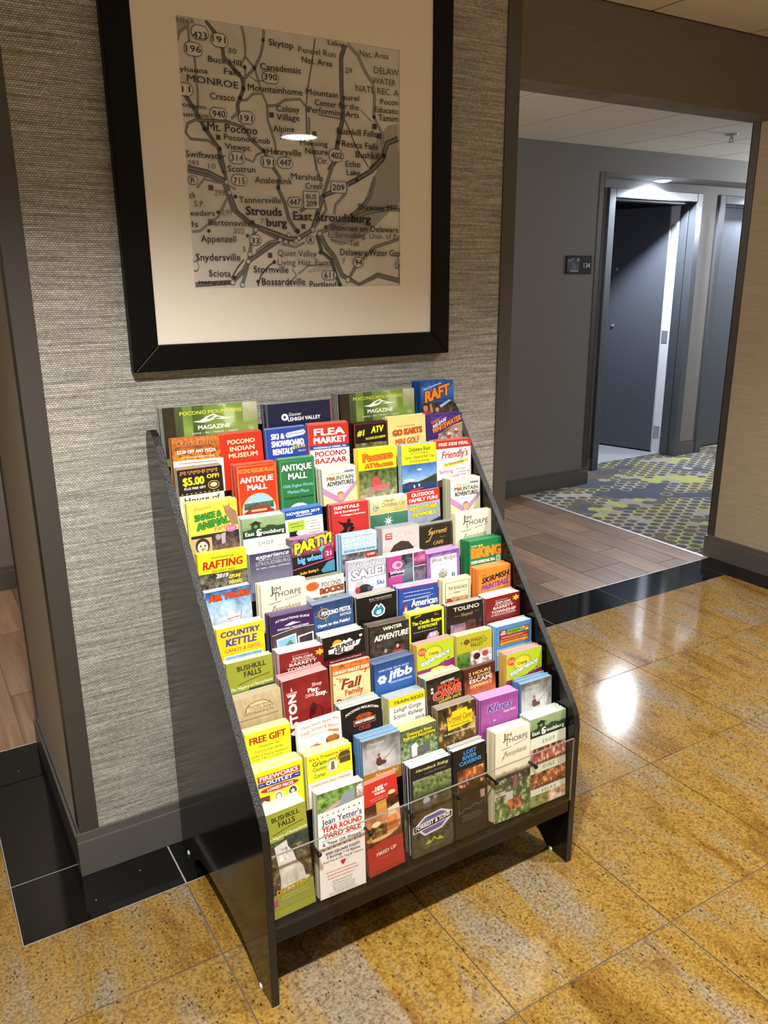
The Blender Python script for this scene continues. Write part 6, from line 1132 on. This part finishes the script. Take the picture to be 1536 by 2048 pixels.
MAP={'T': [('NNA', 0.3, 522.3, 39.6, 523.3, 10.8, 0, 0.38),('423', 33.3, 497.8, 63.7, 498.7, 13.3, 1, 0.08),('191', 75.4, 496.4, 104.1, 495.6, 12.9, 1, 0.08),('196', 16.7, 470.6, 49.1, 472.1, 13.4, 1, 0.08),('30', 108.5, 478.5, 127.3, 478.4, 11.2, 0, 0.2),('Buck Hill', 63.1, 457.2, 136.5, 456.5, 12.5, 1, 0.05),('Falls', 96.8, 437.3, 135.4, 437.5, 13.2, 1, 0.05),('yhanna', -0.1, 432.7, 60.8, 434.3, 10.6, 1, 0.05),('MONROE', 14.7, 415.4, 127.8, 412.0, 14.4, 1, 0.15),('11', 2.1, 393.7, 19.8, 394.8, 12.4, 1, 0.05),('Cresco', 62.2, 386.1, 118.1, 386.8, 14.0, 1, 0.05),('ocono', 0.6, 366.5, 52.5, 365.1, 9.6, 1, 0.08),('ummit-', 1.8, 347.9, 62.3, 348.5, 9.6, 1, 0.08),('940', 65.3, 351.8, 94.0, 352.7, 14.1, 1, 0.05),('191', 128.6, 349.4, 156.5, 349.5, 13.6, 1, 0.05),('Mt. Pocono', 52.0, 324.9, 166.1, 324.3, 17.4, 1, 0.03),('Pocono Knob', 88.3, 309.2, 196.1, 307.4, 12.6, 1, 0.1),('Viewpt.', 89.2, 290.7, 150.6, 290.0, 12.6, 1, 0.1),('Swiftwater', 0.3, 269.5, 89.2, 268.8, 13.7, 1, 0.05),('314', 100.9, 267.9, 129.9, 268.1, 13.9, 1, 0.05),('Skytop', 202.4, 504.7, 260.6, 504.1, 14.0, 1, 0.05),('Pennel Run', 272.9, 499.4, 365.5, 499.4, 13.1, 0, 0.15),('Nat. Area', 280.5, 480.3, 357.0, 479.4, 13.1, 1, 0.08),('Canadensis', 179.5, 455.2, 277.6, 456.6, 14.2, 1, 0.05),('390', 187.9, 436.4, 219.0, 437.1, 13.6, 1, 0.05),('Mountainhome', 148.8, 411.0, 279.7, 412.9, 14.4, 1, 0.05),('Mountain', 288.0, 416.8, 369.0, 416.5, 13.5, 1, 0.1),('aurel', 381.1, 414.4, 425.0, 415.2, 13.1, 1, 0.1),('Center for the', 309.2, 396.5, 424.6, 395.4, 13.7, 1, 0.1),('Performing Arts', 292.1, 380.5, 424.3, 378.7, 13.8, 1, 0.1),('Colony', 213.7, 375.3, 270.6, 377.1, 13.9, 1, 0.08),('Village', 213.6, 358.0, 270.3, 360.1, 14.0, 1, 0.08),('Alpine', 203.8, 333.4, 256.2, 336.5, 13.5, 1, 0.1),('Mt.', 220.9, 318.8, 243.1, 319.4, 11.6, 1, 0.1),('Henryville', 186.8, 286.6, 272.0, 286.5, 14.9, 1, 0.05),('Meesing', 269.1, 310.9, 339.7, 311.8, 11.9, 1, 0.08),('Nature', 281.8, 293.7, 339.5, 294.1, 13.3, 1, 0.08),('Ctr.', 311.4, 274.7, 339.8, 275.0, 13.3, 1, 0.08),('Lake', 346.4, 523.8, 383.8, 523.0, 10.7, 1, 0.05),('29', 389.8, 470.9, 407.8, 471.5, 12.2, 0, 0.15),('Nat. Area', 428.3, 509.8, 506.7, 511.8, 13.6, 0, 0.2),('DELAW', 466.3, 478.5, 534.4, 479.1, 15.2, 0, 0.2),('WATER', 460.9, 456.6, 526.4, 456.6, 14.6, 0, 0.2),('NATL REC. A', 416.6, 435.8, 534.3, 435.5, 14.6, 0, 0.2),('Pocon', 482.7, 413.9, 532.4, 415.7, 13.4, 1, 0.1),('Educatic', 467.0, 395.7, 533.3, 396.4, 13.6, 1, 0.1),('Tamim', 477.1, 378.1, 532.4, 379.2, 15.0, 1, 0.08),('Bushkill Falls', 364.6, 341.4, 471.5, 341.3, 14.8, 1, 0.08),('Resica Falls', 377.1, 315.0, 475.6, 314.1, 14.9, 1, 0.05),('402', 347.5, 287.9, 377.2, 288.1, 14.1, 1, 0.05),('Bushkill', 413.9, 293.7, 480.6, 292.7, 15.1, 1, 0.05),('Echo', 386.0, 271.6, 426.2, 272.2, 14.4, 1, 0.05),('191', 175.8, 262.8, 202.9, 262.5, 14.3, 1, 0.05),('447', 216.8, 264.6, 245.3, 264.2, 14.4, 1, 0.05),('293', 3.2, 253.4, 27.9, 253.9, 10.5, 1, 0.35),('10', 48.3, 248.9, 65.2, 248.9, 11.3, 0, 0.3),('Scotrun', 91.9, 245.0, 157.0, 246.3, 14.0, 1, 0.05),('R', 7.3, 218.7, 17.7, 219.2, 11.2, 1, 0.08),('715', 104.1, 221.2, 131.2, 221.8, 14.1, 1, 0.05),('ck', 1.5, 188.2, 16.7, 188.2, 13.2, 1, 0.2),('S.P.', 11.3, 170.9, 35.0, 170.5, 12.7, 0, 0.25),('298', 58.6, 194.9, 82.2, 195.3, 12.8, 0, 0.35),('299', 72.4, 155.0, 96.3, 155.1, 12.9, 0, 0.35),('eeders', 1.5, 151.6, 56.4, 152.6, 12.8, 1, 0.08),('ls', 2.8, 128.7, 17.2, 129.1, 12.8, 1, 0.08),('Bartonsville', 40.8, 133.5, 140.1, 132.6, 13.8, 1, 0.05),('302', 97.6, 117.1, 122.7, 116.9, 13.3, 0, 0.35),('Appenzell', 20.6, 98.5, 102.3, 98.7, 15.1, 1, 0.05),('33', 138.8, 96.8, 158.5, 96.8, 12.8, 1, 0.05),('5', 116.7, 78.8, 124.2, 78.9, 12.1, 0, 0.25),('Snydersville', 6.3, 59.2, 110.3, 59.6, 15.9, 1, 0.05),('Sciota', 33.9, 25.9, 85.4, 24.9, 14.7, 1, 0.05),('Tannersville', 114.1, 182.0, 216.8, 184.1, 14.4, 1, 0.05),('Strouds', 128.8, 157.4, 217.1, 157.3, 19.2, 3, 0.02),('burg', 177.4, 134.1, 229.0, 134.7, 18.9, 3, 0.02),('7', 163.1, 139.1, 171.5, 139.3, 12.0, 0, 0.3),('Analomink', 154.3, 224.9, 246.0, 226.0, 14.5, 1, 0.05),('Marshalls', 243.4, 237.8, 325.5, 237.2, 14.0, 1, 0.05),('Creek', 278.9, 218.5, 323.3, 218.8, 14.2, 1, 0.05),('Lake', 388.1, 253.3, 425.5, 253.9, 13.7, 1, 0.05),('209', 349.6, 218.2, 381.4, 218.6, 14.4, 1, 0.05),('BUS', 280.4, 196.0, 306.3, 197.0, 11.5, 1, 0.08),('209', 279.9, 180.3, 307.4, 180.6, 13.6, 1, 0.08),('447', 237.0, 181.5, 265.5, 181.9, 14.1, 1, 0.05),('East Stroudsburg', 245.1, 149.7, 452.5, 147.8, 20.2, 3, 0.02),('Shawnee Mou', 417.2, 177.4, 535.6, 176.9, 15.1, 1, 0.12),('Shawnee on Delaware', 340.4, 128.8, 532.7, 127.0, 15.0, 1, 0.05),('E. Stroudsbg. Univ. of Pa', 334.9, 112.6, 535.4, 111.5, 14.4, 0, 0.2),('Toll', 393.1, 94.2, 418.3, 94.5, 12.9, 1, 0.1),('Delaware Water Gap', 366.4, 72.4, 537.2, 70.6, 16.8, 1, 0.05),('7', 371.5, 53.3, 379.2, 53.4, 13.0, 0, 0.25),('94', 406.9, 49.4, 427.2, 49.4, 14.6, 1, 0.05),('5', 526.9, 45.0, 535.3, 45.0, 13.5, 1, 0.08),('Quiet Valley', 202.1, 69.9, 302.7, 68.5, 15.3, 0, 0.12),('Living Hist. Farm', 201.1, 49.6, 338.1, 48.6, 14.8, 0, 0.15),('Stormville', 140.5, 33.5, 228.1, 32.5, 15.9, 1, 0.05),('Bossardsville', 159.0, 5.8, 270.7, 4.6, 16.8, 1, 0.05),('611', 321.2, 19.9, 348.3, 19.7, 15.2, 1, 0.05),('Portland', 281.3, -0.6, 352.9, -2.2, 15.2, 1, 0.05),('R', 284.2, 100.6, 293.2, 100.7, 11.2, 1, 0.1),('MAPQUEST', 9.1, 10.1, 82.5, 8.0, 6.7, 2, 0.03)], 'R': [([(25.2, 528.5),(25.4, 488.8),(34.9, 461.2),(36.0, 432.2),(36.6, 394.1),(34.6, 367.1),(31.5, 348.9)], 4.6, 0.45),([(-4.6, 489.3),(7.1, 506.4),(24.4, 518.5)], 4.6, 0.45),([(63.7, 535.1),(80.8, 515.9),(97.6, 486.0),(98.3, 471.5),(114.7, 455.6),(138.0, 434.2),(140.3, 413.2),(124.1, 381.3),(125.0, 366.0)], 8.8, 0.25),([(142.3, 534.0),(146.6, 518.5),(148.6, 492.2),(147.7, 477.2),(168.0, 457.0),(180.3, 417.2)], 4.9, 0.45),([(193.8, 533.4),(190.7, 509.2),(183.9, 484.4),(168.0, 457.0),(145.2, 434.9)], 5.8, 0.42),([(147.7, 477.2),(135.9, 458.0),(146.3, 453.1),(142.5, 419.5)], 4.3, 0.45),([(124.7, 389.8),(146.3, 392.5),(161.5, 406.2),(183.5, 408.3),(193.5, 387.6),(193.7, 356.3),(208.4, 313.1),(211.0, 287.5)], 5.2, 0.45),([(195.2, 385.2),(215.9, 388.0),(237.2, 401.0),(273.7, 406.0),(292.4, 388.6),(296.1, 380.9)], 5.2, 0.45),([(316.2, 532.4),(307.7, 486.5),(293.9, 428.5),(288.6, 389.8),(288.5, 335.0)], 3.5, 0.35),([(295.7, 371.2),(293.5, 332.2),(305.0, 300.2),(311.7, 259.4)], 5.5, 0.5),([(392.0, 529.4),(381.2, 501.2),(380.9, 437.1),(383.5, 378.6),(366.4, 317.6),(361.4, 283.7),(342.2, 261.0)], 11.2, 0.25),([(398.1, 531.7),(424.2, 512.6),(444.4, 479.4),(465.2, 455.4),(469.1, 426.0),(466.4, 385.6),(489.9, 350.2),(493.0, 302.1)], 7.4, 0.5),([(384.2, 372.1),(372.0, 374.3),(319.7, 378.1)], 2.1, 0.35),([(388.3, 372.4),(416.4, 317.7),(449.9, 275.3)], 2.5, 0.35),([(534.1, 343.1),(502.9, 330.5),(489.4, 295.0),(454.2, 267.2)], 13.2, 0.2),([(9.3, 388.5),(29.0, 360.7),(47.1, 329.1),(75.8, 291.3),(75.9, 266.4),(83.5, 246.8)], 8.8, 0.25),([(33.0, 346.0),(10.2, 335.2),(4.7, 316.7),(14.6, 305.4),(52.3, 305.1),(75.8, 291.3)], 5.4, 0.42),([(31.1, 342.9),(93.6, 346.5),(135.8, 337.6),(152.6, 312.3),(181.1, 292.0),(201.9, 257.9)], 6.8, 0.35),([(125.0, 366.0),(108.1, 352.3)], 5.0, 0.45),([(181.1, 292.0),(162.0, 282.8),(153.7, 267.9),(135.8, 274.8)], 4.4, 0.45),([(3.4, 247.9),(47.8, 241.1),(82.2, 227.1),(93.1, 202.1),(107.1, 163.9),(146.3, 135.4),(187.5, 122.9),(233.8, 108.5),(257.8, 108.8),(295.0, 128.6),(326.2, 205.3),(355.4, 216.8),(415.0, 243.7),(458.5, 266.7),(493.9, 300.1)], 11.6, 0.2),([(2.9, 241.7),(47.3, 234.8),(80.2, 223.9),(87.7, 201.9),(100.0, 166.9),(142.5, 135.3),(206.2, 108.0),(237.4, 99.9)], 7.0, 0.3),([(41.8, 231.4),(21.0, 208.5)], 4.2, 0.5),([(41.5, 226.7),(88.8, 219.5),(109.9, 209.3)], 4.2, 0.5),([(77.3, 286.4),(84.3, 258.8),(89.2, 224.3)], 7.7, 0.28),([(202.0, 259.2),(216.4, 240.4),(211.4, 217.1),(225.6, 187.8),(235.7, 151.1),(254.4, 124.3)], 8.4, 0.3),([(357.3, 284.8),(339.5, 239.9),(326.2, 205.3),(301.2, 190.6),(264.2, 168.9)], 8.2, 0.32),([(326.2, 205.3),(333.5, 174.6),(299.2, 132.1)], 5.7, 0.4),([(3.9, 119.2),(21.5, 121.1),(66.5, 152.9),(90.9, 195.6)], 4.9, 0.5),([(151.4, 125.5),(140.6, 101.9),(135.3, 74.9),(125.8, 41.0),(112.4, 7.0)], 7.6, 0.35),([(210.0, 104.7),(182.0, 88.9),(130.5, 58.0),(118.0, 37.6),(88.3, 12.3),(2.5, 8.1)], 10.1, 0.28),([(150.7, 78.4),(182.5, 99.1),(210.0, 104.7)], 6.1, 0.45),([(313.2, 122.0),(330.9, 90.6),(351.4, 69.5),(371.7, 26.1),(419.3, 1.8),(473.5, 25.6),(538.1, 11.9)], 12.3, 0.3),([(306.9, 118.4),(318.1, 79.9),(342.7, 62.3),(358.6, 18.9),(366.7, 0.6)], 9.0, 0.15),([(388.8, 15.0),(411.3, 47.9),(465.2, 92.2),(533.6, 111.5)], 7.7, 0.4),([(393.6, 235.7),(384.6, 211.1),(358.7, 185.9),(354.0, 164.9)], 5.9, 0.5),([(533.7, 188.5),(439.7, 171.0),(370.3, 144.3),(311.2, 122.0)], 9.2, 0.4),([(467.1, 253.3),(453.3, 206.9),(413.6, 170.2),(328.0, 132.8)], 7.7, 0.4),([(213.5, 96.2),(249.0, 89.7),(273.6, 100.4)], 4.0, 0.5),([(150.4, 3.1),(159.4, 27.2),(179.9, 47.8),(196.0, 58.2)], 3.0, 0.45),([(238.9, 40.9),(250.4, 26.7),(225.3, 5.8)], 3.2, 0.5),([(254.6, 30.3),(271.3, 40.8),(279.8, 47.9),(325.5, 51.5)], 3.2, 0.5),([(339.8, 108.4),(394.9, 97.8)], 1.3, 0.15),([(533.5, 63.0),(538.1, 2.4)], 2.3, 0.4),([(87.0, 20.8),(103.4, 44.4),(119.4, 61.3)], 3.0, 0.5),([(305.1, 301.5),(311.8, 262.0),(324.8, 225.6)], 4.0, 0.5),([(156.2, 439.1),(170.2, 431.5),(188.5, 434.0)], 1.4, 0.15),([(430.5, 397.5),(459.9, 375.0)], 1.3, 0.15)], 'S': [(49.1, 509.5, 19.0, 13.8, 0),(90.7, 500.3, 19.0, 13.5, 0),(32.7, 476.8, 19.7, 13.3, 0),(203.6, 441.7, 20.0, 12.3, 0),(79.0, 359.0, 19.6, 12.2, 0),(142.8, 356.8, 19.4, 13.0, 0),(8.5, 399.3, 17.8, 12.9, 0),(116.1, 274.5, 19.2, 12.7, 0),(361.7, 294.5, 19.7, 14.1, 0),(189.7, 270.1, 19.0, 12.3, 0),(230.9, 270.9, 19.5, 12.4, 0),(118.4, 228.9, 19.2, 11.6, 0),(12.8, 223.7, 11.2, 9.3, 0),(149.1, 104.0, 14.4, 12.1, 0),(251.5, 188.1, 18.7, 11.4, 0),(366.5, 225.5, 21.0, 13.0, 1),(294.1, 194.4, 20.8, 19.0, 1),(417.2, 56.0, 15.0, 12.4, 0),(335.3, 26.3, 19.8, 10.8, 0),(288.5, 106.2, 10.4, 9.1, 0),(3.7, 47.1, 8.4, 10.5, 0),(530.7, 51.7, 6.4, 9.8, 1)], 'D': [(190.5, 513.4, 3.7),(167.3, 456.9, 4.3),(144.7, 455.9, 4.2),(130.3, 394.6, 4.7),(138.6, 414.6, 4.3),(46.3, 326.9, 4.6),(77.5, 289.9, 4.6),(180.4, 292.9, 4.8),(367.3, 322.7, 4.6),(466.9, 385.6, 3.9),(493.0, 302.1, 5.7),(211.5, 217.8, 4.9),(144.7, 141.3, 5.3),(65.2, 160.6, 4.0),(41.0, 121.5, 4.0),(256.4, 125.0, 6.0),(327.0, 205.3, 4.5),(330.2, 135.6, 4.6),(94.6, 22.5, 4.1),(150.9, 13.5, 3.9),(194.0, 56.5, 4.3),(313.8, 78.1, 4.6),(107.2, 194.7, 4.3),(364.6, 3.5, 6.0),(417.2, 243.8, 3.8),(82.5, 243.6, 3.6)], 'W': [(88.4, 223.6, 5.4),(93.5, 202.2, 5.4),(151.4, 126.2, 6.1),(210.8, 105.3, 5.5),(224.8, 101.1, 5.5),(238.1, 97.9, 5.6),(251.5, 103.6, 5.7),(259.0, 109.9, 5.6),(295.8, 129.3, 6.6),(313.2, 121.3, 6.6),(134.4, 73.2, 6.1),(129.7, 57.3, 6.1),(89.4, 12.0, 6.1),(112.4, 6.3, 5.9),(387.0, 15.1, 7.0),(232.6, 116.3, 4.7)], 'Q': [(202.9, 367.5, 5.2),(75.9, 312.9, 4.9),(307.1, 336.4, 5.6),(467.5, 364.8, 6.0),(479.4, 345.3, 6.2),(51.9, 210.5, 5.4),(184.2, 71.2, 5.5),(271.7, 135.7, 5.2),(131.1, 113.1, 3.4)], 'G': [([(534.1, 377.6),(503.2, 368.3),(472.3, 335.2),(454.7, 310.0),(458.5, 267.4),(533.9, 271.6)], 0.5),([(536.3, 316.8),(493.9, 300.1),(458.2, 242.3),(435.7, 195.7),(392.0, 162.5),(344.5, 126.1),(343.8, 101.4),(373.3, 94.7),(443.3, 120.9),(537.4, 199.5)], 0.48),([(-1.0, 533.3),(21.9, 528.0),(20.8, 513.8),(-0.1, 497.0)], 0.5),([(279.4, 37.3),(329.8, 55.1),(350.8, 47.9),(325.1, 37.1),(283.3, 31.9)], 0.55)]}
def g_(x): c = lin(x); return (c*1.0, c*.985, c*.955)
mp = Print(1.0); H_ = PZ1-PZ0; W_ = PX1-PX0
q = lambda x, z: (x/1000, -(z/1000))
cl = lambda pts: [(min(max(u, 0.0), W_), max(min(v, 0.0), -H_)) for u, v in pts]
mp.P(0, -H_, W_, 0, ['cfccc5', 'd6d3cb', 'd0cdc5'], .10, 9, 4)
for pts, gr in MAP['G']: mp.G(cl([q(*a) for a in pts]), g_(gr+.14))
for pts, wd, gr in MAP['R']:
    P_ = cl([q(*a) for a in pts]); mp.L(P_, wd/1000, g_(.24)); 
    if wd > 3: mp.L(P_, max(wd-2.6, wd*.5)/1000, g_(min(.62, gr+.14)))
    if wd > 9.0 and gr < .35: mp.L(P_, wd/9000, g_(.70 if gr <= .2 else .45))
for x, z, r_ in MAP['Q']: u, v = q(x, z); mp.R(u-r_/1000, v-r_/1000, u+r_/1000, v+r_/1000, g_(.25))
for x, z, r_ in MAP['D']: u, v = q(x, z); mp.E(u, v, r_/1000, r_/1000, g_(.10), 12)
for x, z, r_ in MAP['W']: u, v = q(x, z); mp.E(u, v, r_/1000, r_/1000, g_(.15), 16); mp.E(u, v, r_*.78/1000, r_*.78/1000, g_(.78), 16)
def stadium(u, v, rx, rz, c, sq):
    if sq: mp.R(u-rx, v-rz, u+rx, v+rz, c); return
    r_ = min(rx, rz); pts = []
    for k in range(24):
        a = 2*math.pi*(k+.5)/24; pts.append((u+math.copysign(rx-r_, math.cos(a))+r_*math.cos(a), v+math.copysign(rz-r_, math.sin(a))+r_*math.sin(a)))
    mp.G(cl(pts), c)
for x, z, rx, rz, sq in MAP['S']:
    u, v = q(x, z); stadium(u, v, rx/1000, rz/1000, g_(.16), sq); stadium(u, v, rx/1000-.0013, rz/1000-.0013, g_(.83), sq)
for s_, x0, z0, x1, z1, h, bd, gr in MAP['T']: mp.T(s_, x0/1000, x1/1000, -z0/1000, h/1000*.93, g_(gr+.05), bd*.8, 0, (z1-z0)/(x1-x0))
mp.v = [(min(max(a, 0), W_), b*.5, max(min(c, H_), 0)) for a, b, c in mp.v]
o = bpy.data.objects.new('map_print', colour_mesh('map_print', mp.v, mp.f, mp.c, M['mapprint'])); C.objects.link(o); o.parent = fm
o.location = (PX0 - .647, -.0228, PZ0 - 1.226)
# room sign print
def smallprint(name, W, ops, parent, loc, H=None):
    p = Print(W); ops(p); me = colour_mesh(name, p.v, p.f, p.c, M['print']); o = bpy.data.objects.new(name, me); C.objects.link(o); o.parent = parent; o.location = loc; return o
def d_sign(p):
    p.P(.04, .08, .50, .44, ['20222c', '3a3c44', '2c2e38'], .4, 7, 2); p.G([(.06, .14), (.30, .05), (.31, .08), (.08, .18)], '74767c'); p.E(.46, .11, .05, .045, '84868c'); p.G([(.14, .40), (.48, .40), (.46, .45), (.16, .45)], '8c8c90'); p.G([(.22, .28), (.30, .20), (.38, .28), (.40, .40), (.20, .40)], '54565e')
    p.X(.56, .74, .14, 1, .03, '54565e', .015)
def d_num(p): p.T('134', .68, .93, .335, .135, 'd4d6dc', 1)
smallprint('photo_print', .224, d_sign, sg, (-.112, -.0082, .056)); smallprint('lettering', .224, d_num, sg, (-.112, -.0082, .056))
